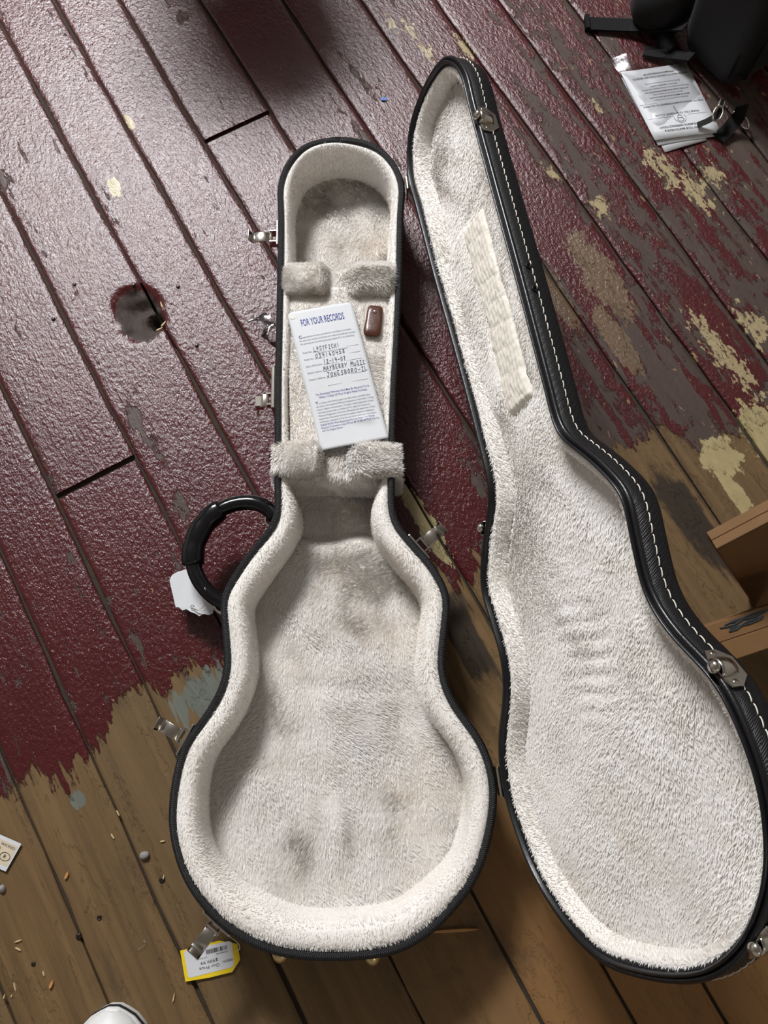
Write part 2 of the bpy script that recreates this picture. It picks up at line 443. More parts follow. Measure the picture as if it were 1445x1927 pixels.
def inset(d):
    P = LOOP + NIN * np.broadcast_to(np.asarray(d, float), (NL,))[:, None]
    if np.max(d) > .02:
        for _ in range(3): P = .5 * P + .25 * (np.roll(P, 1, 0) + np.roll(P, -1, 0))
    return P
def base_pt(P, z):
    P = np.atleast_2d(P); z = np.broadcast_to(np.asarray(z, float), (len(P),))
    return np.c_[X0 + P[:, 1], Y0 - P[:, 0], z]
# hinge line and the raised lid
ALPHA = 1.1704
HA, HB = np.array([0.08244501, 0.09868292]), np.array([0.90720961, 0.19789942])
A3 = base_pt(HA, RIM)[0]; B3 = base_pt(HB, RIM)[0]
HD = (B3 - A3) / np.linalg.norm(B3 - A3); HN = np.array([-HD[1], HD[0], 0.0])
if HN[0] < 0: HN = -HN
E1 = math.cos(ALPHA) * HN + np.array([0, 0, math.sin(ALPHA)])
E2 = math.sin(ALPHA) * HN - np.array([0, 0, math.cos(ALPHA)])      # from the rim to the back of the lid
def lid_pt(P, h):
    b = base_pt(P, RIM) - A3; h = np.broadcast_to(np.asarray(h, float), (len(b),))
    return A3 + (b @ HD)[:, None] * HD + (-(b @ HN))[:, None] * E1 + h[:, None] * E2
def lid_uw(px, py, h):
    d = FW + (px - 722.5) / F_PX * RT + (py - 963.5) / F_PX * DN; c = np.array([0, 0, CAM_Z])
    p = c + d * (((A3 + h * E2 - c) @ E2) / (d @ E2)) - A3
    b = A3 + (p @ HD) * HD - (p @ E1) * HN
    return np.array([Y0 - b[1], b[0] - X0])

def inside(P, poly):
    x, y = P[:, 0], P[:, 1]; r = np.zeros(len(P), bool); j = len(poly) - 1
    for i in range(len(poly)):
        xi, yi = poly[i]; xj, yj = poly[j]
        c = ((yi > y) != (yj > y)) & (x < (xj - xi) * (y - yi) / (yj - yi + 1e-12) + xi); r ^= c; j = i
    return r

# ------------------------------------------------------------------ case materials
def fur_material():
    t = T('cream_plush_pile')
    v = t.n('ShaderNodeAttribute', attribute_name='pile_tone').outputs['Fac']
    o = t.obj()
    patch = t.noise(o, 7.0, 4, .6)
    c = t.mix(v, (.87, .835, .79), (.965, .95, .93))
    c = t.mix(t.math('MULTIPLY', t.step(patch, .50, .75), .5), c, (.85, .775, .69))
    d = t.bsdf(c, .48, 0, None, .35)
    tr = t.n('ShaderNodeBsdfTranslucent'); t.put(tr.inputs[0], c)
    mx = t.n('ShaderNodeMixShader'); mx.inputs[0].default_value = .40
    t.t.links.new(d, mx.inputs[1]); t.t.links.new(tr.outputs[0], mx.inputs[2])
    return t.done(mx.outputs[0])
M_FUR = fur_material()
def lining_material():
    t = T('cream_plush_cloth'); o = t.obj()
    n1 = t.noise(o, 240, 4, .6); n2 = t.noise(o, 9, 4, .6)
    c = t.mix(n1, (.82, .785, .73), (.92, .89, .85))
    c = t.mix(t.math('MULTIPLY', t.step(n2, .5, .75), .5), c, (.83, .755, .66))
    return t.done(t.bsdf(c, .85, 0, t.bump(n1, .5, .002), .2, Sheen_Weight=.3))
M_LIN = lining_material()
def tolex():
    t = T('black_woven_tolex'); o = t.obj()
    w1 = t.wave(t.mapv(o, (1, 1, 1), rot=(0, 0, .75)), 190, 1.2, 2); w2 = t.wave(t.mapv(o, (1, 1, 1), rot=(.6, .3, -.8)), 190, 1.2, 2, 'Y')
    h = t.math('MULTIPLY', w1, w2)
    c = t.mix(t.step(h, .45, .9), (.0035, .0037, .0048), (.017, .018, .025))
    return t.done(t.bsdf(c, .42, 0, t.bump(h, .7, .0009), .45))
M_TOL = tolex()
def binding_mat():
    t = T('black_braided_binding')
    a = t.n('ShaderNodeAttribute', attribute_name='run').outputs['Fac']
    b = t.n('ShaderNodeAttribute', attribute_name='turn').outputs['Fac']
    k1 = t.math('SINE', t.math('ADD', t.math('MULTIPLY', a, 2600.0), t.math('MULTIPLY', b, 25.13)))
    k2 = t.math('SINE', t.math('ADD', t.math('MULTIPLY', a, 5200.0), t.math('MULTIPLY', b, -25.13)))
    h = t.math('ADD', t.math('MULTIPLY', k1, .7), t.math('MULTIPLY', k2, .4))
    c = t.mix(t.step(h, .2, 1.0), (.0035, .0035, .0045), (.030, .032, .040))
    return t.done(t.bsdf(c, .4, 0, t.bump(h, .8, .0007), .5))
M_BIND = binding_mat()
M_BLK = simple('black_vinyl', (.006, .006, .0075), .32, var=.3, bump=.3, bscale=500)
M_GLOSS = simple('glossy_black_handle', (.004, .004, .005), .13, var=.2, bump=.08, bscale=120)
M_NICK = simple('nickel_hardware', (.56, .53, .48), .20, 1.0, var=.12, scale=120, bump=.12, bscale=180)
M_BRASS = simple('brass_foot_metal', (.55, .42, .22), .28, 1.0, var=.15)
M_THREAD = simple('cream_thread', (.78, .74, .66), .7, var=.1)
M_WHITE = simple('white_paper', (.66, .675, .70), .6, var=.03, scale=20)
M_INKB = simple('blue_print', (.030, .045, .26), .6)
M_INKG = simple('grey_print', (.085, .095, .14), .6)
M_INKK = simple('black_print', (.02, .02, .022), .6)
M_PEN = simple('pen_ink', (.055, .058, .075), .5)
M_LEATH = simple('brown_leather', (.085, .028, .016), .30, var=.3, scale=50, bump=.5, bscale=150)

# ------------------------------------------------------------------ plush pile
def sample_mesh(V, Fq, n, rng):
    V = np.asarray(V, float); Fq = np.asarray(Fq, int)
    Tt = np.vstack([Fq[:, [0, 1, 2]], Fq[:, [0, 2, 3]]])
    a, b, c = V[Tt[:, 0]], V[Tt[:, 1]], V[Tt[:, 2]]
    cr = np.cross(b - a, c - a); ar = np.linalg.norm(cr, axis=1) / 2
    k = rng.choice(len(Tt), n, p=ar / ar.sum())
    # vertex normals for smoothness
    VN = np.zeros_like(V)
    for j in range(3): np.add.at(VN, Tt[:, j], cr)
    VN /= np.linalg.norm(VN, axis=1)[:, None] + 1e-12
    r1, r2 = rng.random(n), rng.random(n); s = np.sqrt(r1)
    w = np.c_[1 - s, s * (1 - r2), s * r2][:, :, None]
    idx = Tt[k]
    P = (V[idx] * w).sum(1); N = (VN[idx] * w).sum(1)
    return P, N / (np.linalg.norm(N, axis=1)[:, None] + 1e-12)

def pile(name, parent, V, Fq, n, length, width, nap, lean=.75, seed=1, flip=False, swirl=.8, keep=None, facing=None):
    """short plush fibres standing on a lining; nap = main direction in which they lie"""
    rng = np.random.default_rng(seed)
    P, N = sample_mesh(V, Fq, n, rng)
    if flip: N = -N
    if facing is not None:
        sg = np.sign((N * facing(P)).sum(1)); sg[sg == 0] = 1; N = N * sg[:, None]
    if keep is not None:
        k = keep(P); P, N = P[k], N[k]
    n = len(P)
    D = np.broadcast_to(np.asarray(nap(P) if callable(nap) else nap, float), (n, 3)).copy()
    D -= N * (D * N).sum(1)[:, None]; D /= np.linalg.norm(D, axis=1)[:, None] + 1e-9
    B = np.cross(N, D)
    th = swirl * (wav(P[:, 0], P[:, 1] + P[:, 2], 38, seed + 1) + .7 * wav(P[:, 0], P[:, 1] + P[:, 2], 110, seed + 2)) + rng.normal(0, .28, n)
    D2 = D * np.cos(th)[:, None] + B * np.sin(th)[:, None]
    ln = lean + .10 * wav(P[:, 0], P[:, 1] - P[:, 2], 75, seed + 3) + rng.normal(0, .10, n)
    ln = np.clip(ln, .3, .97)
    G = D2 * ln[:, None] + N * np.sqrt(1 - ln ** 2)[:, None]
    L = length * (.7 + .6 * rng.random(n)) * (1 + .25 * wav(P[:, 0], P[:, 1], 50, seed + 4))
    side = np.cross(G, N); side /= np.linalg.norm(side, axis=1)[:, None] + 1e-9
    wd = (width * (.6 + .8 * rng.random(n)))[:, None] / 2
    R0 = P - N * .0008
    mid = P + G * (L * .55)[:, None] ; tip = P + G * L[:, None] - N * (L * .10)[:, None]
    VV = np.empty((n, 4, 3)); VV[:, 0] = R0 - side * wd; VV[:, 1] = R0 + side * wd; VV[:, 2] = mid + side * wd * .8; VV[:, 3] = tip
    FF = np.arange(n * 4).reshape(n, 4)
    me = bpy.data.meshes.new(name)
    me.vertices.add(n * 4); me.vertices.foreach_set('co', VV.reshape(-1))
    me.loops.add(n * 4); me.loops.foreach_set('vertex_index', FF.reshape(-1))
    me.polygons.add(n); me.polygons.foreach_set('loop_start', np.arange(0, n * 4, 4)); me.polygons.foreach_set('loop_total', np.full(n, 4))
    me.update()
    tone = np.clip(.55 + .25 * wav(P[:, 0], P[:, 1] + .5 * P[:, 2], 90, seed + 6) + rng.normal(0, .2, n), 0, 1)
    at_ = me.attributes.new('pile_tone', 'FLOAT', 'POINT'); at_.data.foreach_set('value', np.repeat(tone, 4))
    me.materials.append(M_FUR)
    o = link(name, me, parent); tag(o, kind='stuff')
    return o

# ------------------------------------------------------------------ guitar case
CASE = thing('guitar_case', (X0, Y0 - .55, 0), 'open black guitar case with raised lid and cream plush lining, lying on the boards', 'guitar case')

# base shell
g = Geo()
rows = [base_pt(inset(i), z) for i, z in ((.030, .006), (.012, .007), (.004, .011), (.001, .018), (0.0012, .05), (.0012, .098), (.008, .100), (.009, .03), (.030, .012))]
g.loft(rows, cap0=True, cap1=True)
base_shell = g.obj('base_shell', M_TOL, CASE, True)

def tube_ring(name, centre, axisn, axisb, rad, parent, n=10, m_=None):
    """closed braided cord round a loop, with run and turn attributes for the weave"""
    V, Fc, run, turn = [], [], [], []
    m = len(centre); d = np.r_[0, np.cumsum(np.linalg.norm(np.diff(centre, axis=0), axis=1))]
    for i in range(m):
        for k in range(n):
            a = 2 * np.pi * k / n
            V.append(centre[i] + rad * (np.cos(a) * axisn[i] + np.sin(a) * axisb[i])); run.append(d[i]); turn.append(k / n)
    for i in range(m):
        j = (i + 1) % m
        for k in range(n):
            l = (k + 1) % n; Fc.append((i * n + k, i * n + l, j * n + l, j * n + k))
    o = mesh_obj(name, V, Fc, m_ or M_BIND, parent, True)
    a = o.data.attributes.new('run', 'FLOAT', 'POINT'); a.data.foreach_set('value', run)
    a = o.data.attributes.new('turn', 'FLOAT', 'POINT'); a.data.foreach_set('value', turn)
    return recalc(o)
RB = .0048
c2 = inset(RB)
nrm3 = np.c_[NIN[:, 1], -NIN[:, 0], np.zeros(NL)]
tube_ring('base_binding', base_pt(c2, RIM - RB), nrm3, np.broadcast_to([0, 0, 1.0], (NL, 3)), RB, base_shell)

# base lining walls
uu = LOOP[:, 0]
kb = smooth(.528, .572, uu)                       # body padding begins behind the neck rest
kt = 1 + .22 * smooth(1.0, 1.09, uu)
body_prof = [(.007, .096), (.010, .1005), (.016, .1025), (.023, .1020), (.0285, .098), (.0320, .089), (.0335, .07), (.0345, .05), (.035, .032), (.035, .016)]
thin_prof = [(.007, .096), (.0085, .1000), (.0115, .1010), (.0145, .0998), (.0170, .095), (.0180, .086), (.0185, .07), (.019, .05), (.019, .032), (.019, .016)]
wall_rows = []
for (bi, bz), (ti, tz) in zip(body_prof, thin_prof):
    d = (ti + (bi - ti) * kb) * np.where(uu > .55, kt, 1)
    d = d + .0012 * wav(LOOP[:, 0], LOOP[:, 1], 60, 21) * (bi > .02)
    wall_rows.append(base_pt(inset(d), tz + (bz - tz) * kb + .0012 * wav(LOOP[:, 0], LOOP[:, 1], 45, 22)))
g = Geo(); g.loft(wall_rows)
base_lining = g.obj('wall_padding', M_LIN, CASE, True, fix=False)
cen = lambda P: np.c_[-(P[:, 0] - X0) * 1.0, np.clip(-(P[:, 1] - np.clip(P[:, 1], Y0 - 1.0, Y0 - .06)), -1, 1), np.full(len(P), .10)]
pile('plush_pile', base_lining, g.v, g.f, 65000, .0040, .0010, lambda P: np.c_[np.zeros(len(P)), np.full(len(P), -.6), np.full(len(P), -1.0)], .82, 31, facing=cen, swirl=.5)

# cavity floor: quilted pillow in the body, lower well by the neck, head compartment
def cavity_floor():
    st = .005
    us = np.arange(.0, 1.11, st); ws = np.arange(-.2, .2001, st)
    Ug, Wg = np.meshgrid(us, ws, indexing='ij')
    pts = np.c_[Ug.ravel(), Wg.ravel()]
    ok = inside(pts, inset(np.where(uu > .55, .030, .014))).reshape(Ug.shape)
    z = np.full(Ug.shape, .030)
    z = np.where(Ug > .5, .020, z)
    step = smooth(.588, .606, Ug + .004 * np.sin(Wg * 60))
    z = z + step * np.where(Ug > .5, .018, 0)
    body = smooth(.62, .7, Ug)
    z = z + body * (.0014 * wav(Ug, Wg, 26, 41) + .0010 * wav(Ug, Wg, 70, 42))
    z = z - body * .0014 * np.exp(-((Ug - .795 - .006 * np.sin(Wg * 22)) / .012) ** 2) * smooth(.10, .04, np.abs(Wg - .01))
    z = z + body * .003 * np.exp(-((Ug - .775) / .018) ** 2) * smooth(.10, .04, np.abs(Wg - .01))
    z = z + .006 * np.exp(-(((Ug - .965) / .035) ** 2 + ((Wg - .002 - .2 * (Ug - .965)) / .012) ** 2))
    z = z - .004 * np.exp(-(((Ug - .965) / .045) ** 2 + ((Wg - .026) / .02) ** 2))
    z = z + (Ug < .3) * .0007 * wav(Ug, Wg, 50, 43)
    idx = -np.ones(Ug.shape, int); V = []
    for i in range(Ug.shape[0]):
        for j in range(Ug.shape[1]):
            if ok[i, j]: idx[i, j] = len(V); V.append((X0 + Wg[i, j], Y0 - Ug[i, j], z[i, j]))
    Fc = [(idx[i, j], idx[i + 1, j], idx[i + 1, j + 1], idx[i, j + 1]) for i in range(Ug.shape[0] - 1) for j in range(Ug.shape[1] - 1)
          if min(idx[i, j], idx[i + 1, j], idx[i + 1, j + 1], idx[i, j + 1]) >= 0]
    o = mesh_obj('floor_padding', V, Fc, M_LIN, CASE, True)
    fu = lambda P: np.tile([0, 0, 1.0], (len(P), 1))
    vis = lambda P: ((Y0 - P[:, 1]) < .23) | ((Y0 - P[:, 1]) > .515)
    def nap(P):
        a = .6 * wav(P[:, 0], P[:, 1], 14, 58)
        return np.c_[np.sin(a), -np.cos(a), np.zeros(len(P))]
    pile('plush_pile', o, V, Fc, 150000, .0080, .0010, nap, .945, 136, facing=fu, keep=vis, swirl=.6)
cavity_floor()

# neck rests
def neck_rest(u0, u1, hw, zt, seed, notch):
    ws = np.linspace(-hw, hw, 45); rows = []
    um = (u0 + u1) / 2
    for w in ws:
        a = abs(w) / hw
        top = zt - notch * float(smooth(.34, .14, a)) - .006 * float(smooth(.88, 1.0, a)) + .002 * float(wav(w, seed * .1, 90, seed))
        fr = .006 * float(smooth(.5, .1, a)) + .003 * float(wav(w, .3, 60, seed + 2))
        pr = [(u0, .022), (u0, top - .018), (u0 + .004, top - .006), (u0 + .011, top), (um, top + .001), (u1 - .011 + fr, top), (u1 - .004 + fr, top - .007), (u1 + fr * .3, top - .020), (u1, .05), (u1 + .002, .022)]
        rows.append(base_pt(np.array([(p[0], w) for p in pr]), np.array([p[1] for p in pr])))
    g = Geo(); g.loft(rows, closed=False)
    o = g.obj('neck_rest', M_LIN, CASE, True, fix=False)
    fc = lambda P: np.c_[np.zeros(len(P)), (P[:, 1] - (Y0 - um)) * 25, np.clip((P[:, 2] - .085) * 40, .1, 1)]
    pile('plush_pile', o, g.v, g.f, 26000, .0078, .0011, lambda P: np.c_[.6 * np.tanh((P[:, 0] - X0) / .04), np.full(len(P), -.9), np.zeros(len(P))], .74, 60 + seed, facing=fc, swirl=.9, keep=lambda P: P[:, 2] > .03)
    return o
neck_rest(.210, .258, .0775, .111, 3, .016)
neck_rest(.478, .527, .0850, .112, 4, .020)

# accessory compartment lid between the rests, with its leather pull
def comp_lid():
    us = np.linspace(.245, .492, 40); V = []; Fc = []
    ws = np.linspace(-1, 1, 22)
    for u in us:
        h = np.interp(u, LOOP[:150, 0], LOOP[:150, 1]) - .0148
        for k in ws:
            V.append(base_pt((u, k * h), .0955 + .001 * float(wav(u, k * h, 40, 71)) - .004 * abs(k) ** 12)[0])
    n = len(ws)
    Fc = [(i * n + k, (i + 1) * n + k, (i + 1) * n + k + 1, i * n + k + 1) for i in range(len(us) - 1) for k in range(n - 1)]
    o = mesh_obj('compartment_lid', V, Fc, M_LIN, CASE, True)
    s = o.modifiers.new('thickness', 'SOLIDIFY'); s.thickness = .008; s.offset = 0 if False else -1
    pile('plush_pile', o, V, Fc, 26000, .0045, .0010, lambda P: np.tile([.3, -1, 0], (len(P), 1)), .82, 72, facing=lambda P: np.tile([0, 0, 1.0], (len(P), 1)), swirl=.7)
    # pull tab
    c = at(703, 604, .1005); ex = at(719, 604, .1005) - at(687, 604, .1005); ex /= np.linalg.norm(ex)
    rot = math.radians(-7); ex = np.array([math.cos(rot), math.sin(rot), 0]); ey = np.array([-ex[1], ex[0], 0])
    ring = []
    for k in range(28):
        a = 2 * np.pi * k / 28; q = .38
        x = np.sign(np.cos(a)) * abs(np.cos(a)) ** q * .0118; y = np.sign(np.sin(a)) * abs(np.sin(a)) ** q * .0245
        ring.append((x * (1 - .05 * np.sign(y)), y))
    g = Geo()
    lift = lambda y: .0035 * ((.0245 - y) / .049) ** 2
    g.loft([[c + ex * x * s + ey * y * s + np.array([0, 0, z + lift(y)]) for x, y in ring] for s, z in ((.96, -.0035), (1, -.0028), (1, -.0012), (.95, 0), (.6, .0003))], cap0=True, cap1=True)
    tab = g.obj('pull_tab', M_LEATH, o, True)
    g = Geo(); g.ball(c + ey * .014 + np.array([0, 0, .0008]), (.0028, .0028, .0018), 12)
    g.obj('rivet', M_NICK, o, True)
    return o
comp_lid()

# lid shell
g = Geo()
rows = [lid_pt(inset(i), h) for i, h in ((.0145, .012), (.0135, .004), (.0105, .0015), (.006, .0005), (.0012, .002), (.0006, .015), (.0006, .028), (.0022, .034), (.007, .039), (.018, .0425), (.035, .0455))]
g.loft(rows, cap1=True)
lid_shell = g.obj('lid_shell', M_TOL, CASE, True)
RL = .0030
bn = lid_pt(LOOP + NIN * .01, 0) - lid_pt(LOOP, 0); bn /= np.linalg.norm(bn, axis=1)[:, None]
tube_ring('lid_binding', lid_pt(inset(RL), .0015), bn, np.broadcast_to(-E2, (NL, 3)), RL, lid_shell, 8, M_BLK)
# inner black lip standing just inside the rim
g = Geo()
g.loft([lid_pt(inset(i), h) for i, h in ((.0062, .004), (.0062, -.003), (.0075, -.0042), (.0092, -.003), (.0096, .010))])
g.obj('rim_lip', M_BLK, lid_shell, True)
# cream stitching round the lid wall
st = Geo(); ln = .0090; gap = .0014; d = np.r_[0, np.cumsum(np.linalg.norm(np.diff(np.vstack([LOOP, LOOP[:1]]), axis=0), axis=1))]
Lc = np.vstack([LOOP, LOOP[:1]]); Nc = np.vstack([NIN, NIN[:1]])
s0 = 0.0
while s0 + ln < d[-1]:
    pts = []
    for f, lift in ((0, -.0004), (.2, .0005), (.5, .0007), (.8, .0005), (1, -.0004)):
        x = s0 + ln * f
        p = np.array([np.interp(x, d, Lc[:, 0]), np.interp(x, d, Lc[:, 1])]); q = np.array([np.interp(x, d, Nc[:, 0]), np.interp(x, d, Nc[:, 1])])
        pts.append(lid_pt((p - q * lift)[None], .0165 + .0014 * (f - .5))[0])
    st.tube(pts, .00062, 5); s0 += ln + gap
tag(st.obj('stitching', M_THREAD, lid_shell, True), kind='stuff')

# lid lining
kh = smooth(.30, .05, uu)
lw = []
for i, h in ((.0090, .008), (.0105, .0045), (.0135, .0030), (.0170, .0042), (.0200, .0095), (.0225, .018), (.0250, .028), (.026, .034)):
    lw.append(lid_pt(inset(i + .0010 * wav(LOOP[:, 0], LOOP[:, 1], 70, 81)), h + kh * (.004 if h > .012 else 0)))
g = Geo(); g.loft(lw)
lid_lining = g.obj('lid_wall_padding', M_LIN, CASE, True, fix=False)
lc = lid_pt(np.array([[.55, 0.0]]), 0)[0]
def fac_lid(P):
    c = lid_pt(np.c_[np.clip(lid_back(P)[:, 0], .08, 1.0), np.zeros(len(P))], .015)
    return (c - P) * 4 - E2 * .12
def lid_back(P):
    p = P - A3; b = A3 + (p @ HD)[:, None] * HD - (p @ E1)[:, None] * HN
    return np.c_[Y0 - b[:, 1], b[:, 0] - X0]
pile('plush_pile', lid_lining, g.v, g.f, 45000, .0038, .0010, lambda P: np.tile(HD * .5 + E2, (len(P), 1)), .8, 82, facing=fac_lid, swirl=.5)

def lid_panel():
    st = .005
    us = np.arange(.0, 1.11, st); ws = np.arange(-.2, .2001, st)
    Ug, Wg = np.meshgrid(us, ws, indexing='ij')
    ok = inside(np.c_[Ug.ravel(), Wg.ravel()], inset(.0215)).reshape(Ug.shape)
    h = .0225 + .004 * smooth(.35, .1, Ug)
    b = smooth(.5, .65, Ug)
    h = h + b * (.0007 * wav(Ug, Wg, 20, 91) + .0006 * wav(Ug, Wg, 75, 92))
    h = h - b * .003 * smooth(.24, .0, np.abs(Ug - .9)) * smooth(.16, .0, np.abs(Wg))
    # ripples pressed in by the strings and bridge
    h = h + .0009 * np.sin(Ug * 330 + 2 * np.sin(Wg * 40)) * smooth(.10, .03, np.abs(Ug - .80)) * smooth(.06, .02, np.abs(Wg - .0))
    # cushions either side of the neck groove
    nk = smooth(.20, .24, Ug) * smooth(.52, .47, Ug)
    h = h - nk * (.009 * smooth(.018, .034, np.abs(Wg + .004)) - .002)
    h = h + .003 * np.exp(-((Ug - .205 - .35 * (Wg + .02)) / .008) ** 2)
    idx = -np.ones(Ug.shape, int); V = []
    for i in range(Ug.shape[0]):
        for j in range(Ug.shape[1]):
            if ok[i, j]: idx[i, j] = len(V); V.append(lid_pt(np.array([[Ug[i, j], Wg[i, j]]]), h[i, j])[0])
    Fc = [(idx[i, j], idx[i + 1, j], idx[i + 1, j + 1], idx[i, j + 1]) for i in range(Ug.shape[0] - 1) for j in range(Ug.shape[1] - 1)
          if min(idx[i, j], idx[i + 1, j], idx[i + 1, j + 1], idx[i, j + 1]) >= 0]
    o = mesh_obj('lid_panel_padding', V, Fc, M_LIN, CASE, True)
    def nap(P):
        a = .5 * wav(P[:, 0] + P[:, 2], P[:, 1], 13, 197)
        return HD * np.cos(a)[:, None] + E1 * np.sin(a)[:, None]
    pile('plush_pile', o, V, Fc, 130000, .0058, .0010, nap, .945, 193, facing=lambda P: np.tile(-E2, (len(P), 1)), swirl=.4)
    # flattened, ribbed strip where the strings pressed
    A = lid_uw(893, 410, .022); Bp = lid_uw(985, 768, .022)
    ax = (Bp - A) / np.linalg.norm(Bp - A); lat = np.array([-ax[1], ax[0]]); L = float(np.linalg.norm(Bp - A))
    n, m = 150, 26; V2 = []
    for i in range(n):
        for k in range(m):
            a = i / (n - 1); c = k / (m - 1) * 2 - 1
            wob = .002 * math.sin(a * 9) + .0012 * math.sin(a * 31)
            p = A + ax * L * a + lat * (.0260 * c + wob)
            blk = a * 8.5 + .22 * c; rib = .0013 * math.sin(c * 26 + .5 * math.sin(a * 33) + 2.1 * math.floor(blk)) * (.6 + .4 * math.sin(a * 150 + c * 5)) + .0011 * abs(math.sin(math.pi * blk)) ** .35 + .0006 * float(wav(p[0], p[1], 500, 77))
            edge = .006 * abs(c) ** 8 + .006 * float(smooth(.03, 0, a)) + .006 * float(smooth(.97, 1, a))
            V2.append(lid_pt(p[None], .0170 - rib + edge)[0])
    F2 = [(i * m + k, (i + 1) * m + k, (i + 1) * m + k + 1, i * m + k + 1) for i in range(n - 1) for k in range(m - 1)]
    t = mesh_obj('pressed_strip', V2, F2, M_STRIP, o, True)
M_STRIP = simple('matted_cream_plush', (.82, .775, .68), .7, var=.10, scale=90, bump=.5, bscale=350)
lid_panel()

# ------------------------------------------------------------------ hardware
def near_idx(u, w): return int(np.argmin(((LOOP - [u, w]) ** 2).sum(1)))
def wall_frame(i, z):
    n = -NIN[i]; o = base_pt(LOOP[i], z)[0]; X = np.array([n[1], -n[0], 0]); Z = np.array([0, 0, 1.0]); Y = np.cross(Z, X)
    return o, X, Y, Z
def plate_hex(g, fr, x, hy, hz, th):
    o, X, Y, Z = fr
    P = [(-hy, -hz * .5), (-hy, hz), (hy, hz), (hy, -hz * .5), (hy * .5, -hz), (-hy * .5, -hz)]
    g.loft([[o + X * (x + t) + Y * a + Z * b for a, b in P] for t in (0, th)], cap0=True, cap1=True)
def strip(g, fr, path, hw, th, hw1=None):
    """bent strip of metal: path in X/Z of the frame, half width along Y"""
    o, X, Y, Z = fr; n = len(path)
    rows = []
    for k, (x, z) in enumerate(path):
        a = path[max(k - 1, 0)]; b = path[min(k + 1, n - 1)]
        t = np.array([b[0] - a[0], b[1] - a[1]]); t /= np.linalg.norm(t); nn = np.array([-t[1], t[0]])
        w = hw + (0 if hw1 is None else (hw1 - hw) * k / (n - 1))
        pp = []
        for sgn, y in ((1, -w), (1, w), (-1, w), (-1, -w)):
            q = np.array([x, z]) + nn * sgn * th / 2; pp.append(o + X * q[0] + Y * y + Z * q[1])
        rows.append(pp)
    g.loft(rows, cap0=True, cap1=True)
def latch(u, w, z=.082, drop=0.0):
    i = near_idx(u, w); fr = wall_frame(i, z)
    g = Geo(); plate_hex(g, fr, .0, .020, .018, .0026)
    root = g.obj('latch', M_NICK, CASE)
    bevel_mod(root, .0006)
    o, X, Y, Z = fr
    g = Geo()
    for y in (-.0095, .0075): g.box(fr, (.002, y, -.006), (.0135, y + .0016, .009))
    g.tube([o + X * .0115 + Y * y + Z * .004 for y in (-.010, .010)], .0022, 10)
    g.obj('pivot_bracket', M_NICK, root)
    g = Geo(); strip(g, fr, [(.010, .002), (.016, .006), (.022, .0075), (.030, .007 - drop), (.036, .004 - drop), (.0395, .0055 - drop), (.0425, .011 - drop), (.043, .015 - drop)], .0075, .0014, .0085)
    lv = g.obj('lever', M_NICK, root, True); bevel_mod(lv, .0004)
    g = Geo()
    pts = [o + X * x + Y * y + Z * zz for x, y, zz in ((.014, -.0068, .002), (.0145, -.0068, -.012), (.0150, -.0060, -.022), (.0152, 0, -.026), (.0150, .0060, -.022), (.0145, .0068, -.012), (.014, .0068, .002))]
    g.tube(pts, .0011, 8)
    g.obj('bail_wire', M_NICK, root, True)
    return root
latch(.159, -.0890)
latch(.853, -.183)
latch(1.064, -.140)
latch(.617, .111)
# key lock half way along the neck
def key_lock():
    i = near_idx(.392, -.084); fr = wall_frame(i, .078); o, X, Y, Z = fr
    g = Geo(); g.box(fr, (0, -.031, -.024), (.0058, .031, .018)); r = g.obj('lock', M_NICK, CASE); bevel_mod(r, .0015)
    g = Geo(); g.tube([o + X * .005 - Y * .014, o + X * .0085 - Y * .014], .0062, 16); g.obj('key_cylinder', M_NICK, r, True)
    g = Geo()
    for y in (.004, .020): g.box(fr, (.005, y, -.004), (.013, y + .002, .008))
    g.tube([o + X * .012 + Y * y + Z * .004 for y in (.001, .023)], .002, 10); g.obj('pivot_bracket', M_NICK, r)
    g = Geo(); strip(g, fr, [(.011, .004), (.018, .004), (.024, -.001), (.027, -.010), (.028, -.022), (.032, -.030)], .009, .0016)
    for q in g.v: q += Y * .014
    bevel_mod(g.obj('hasp', M_NICK, r, True), .0004)
    g = Geo(); g.box((o + Y * .014, X, Y, Z), (.020, -.008, -.012), (.030, .008, .002)); bevel_mod(g.obj('hasp_tongue', M_NICK, r), .001)
key_lock()

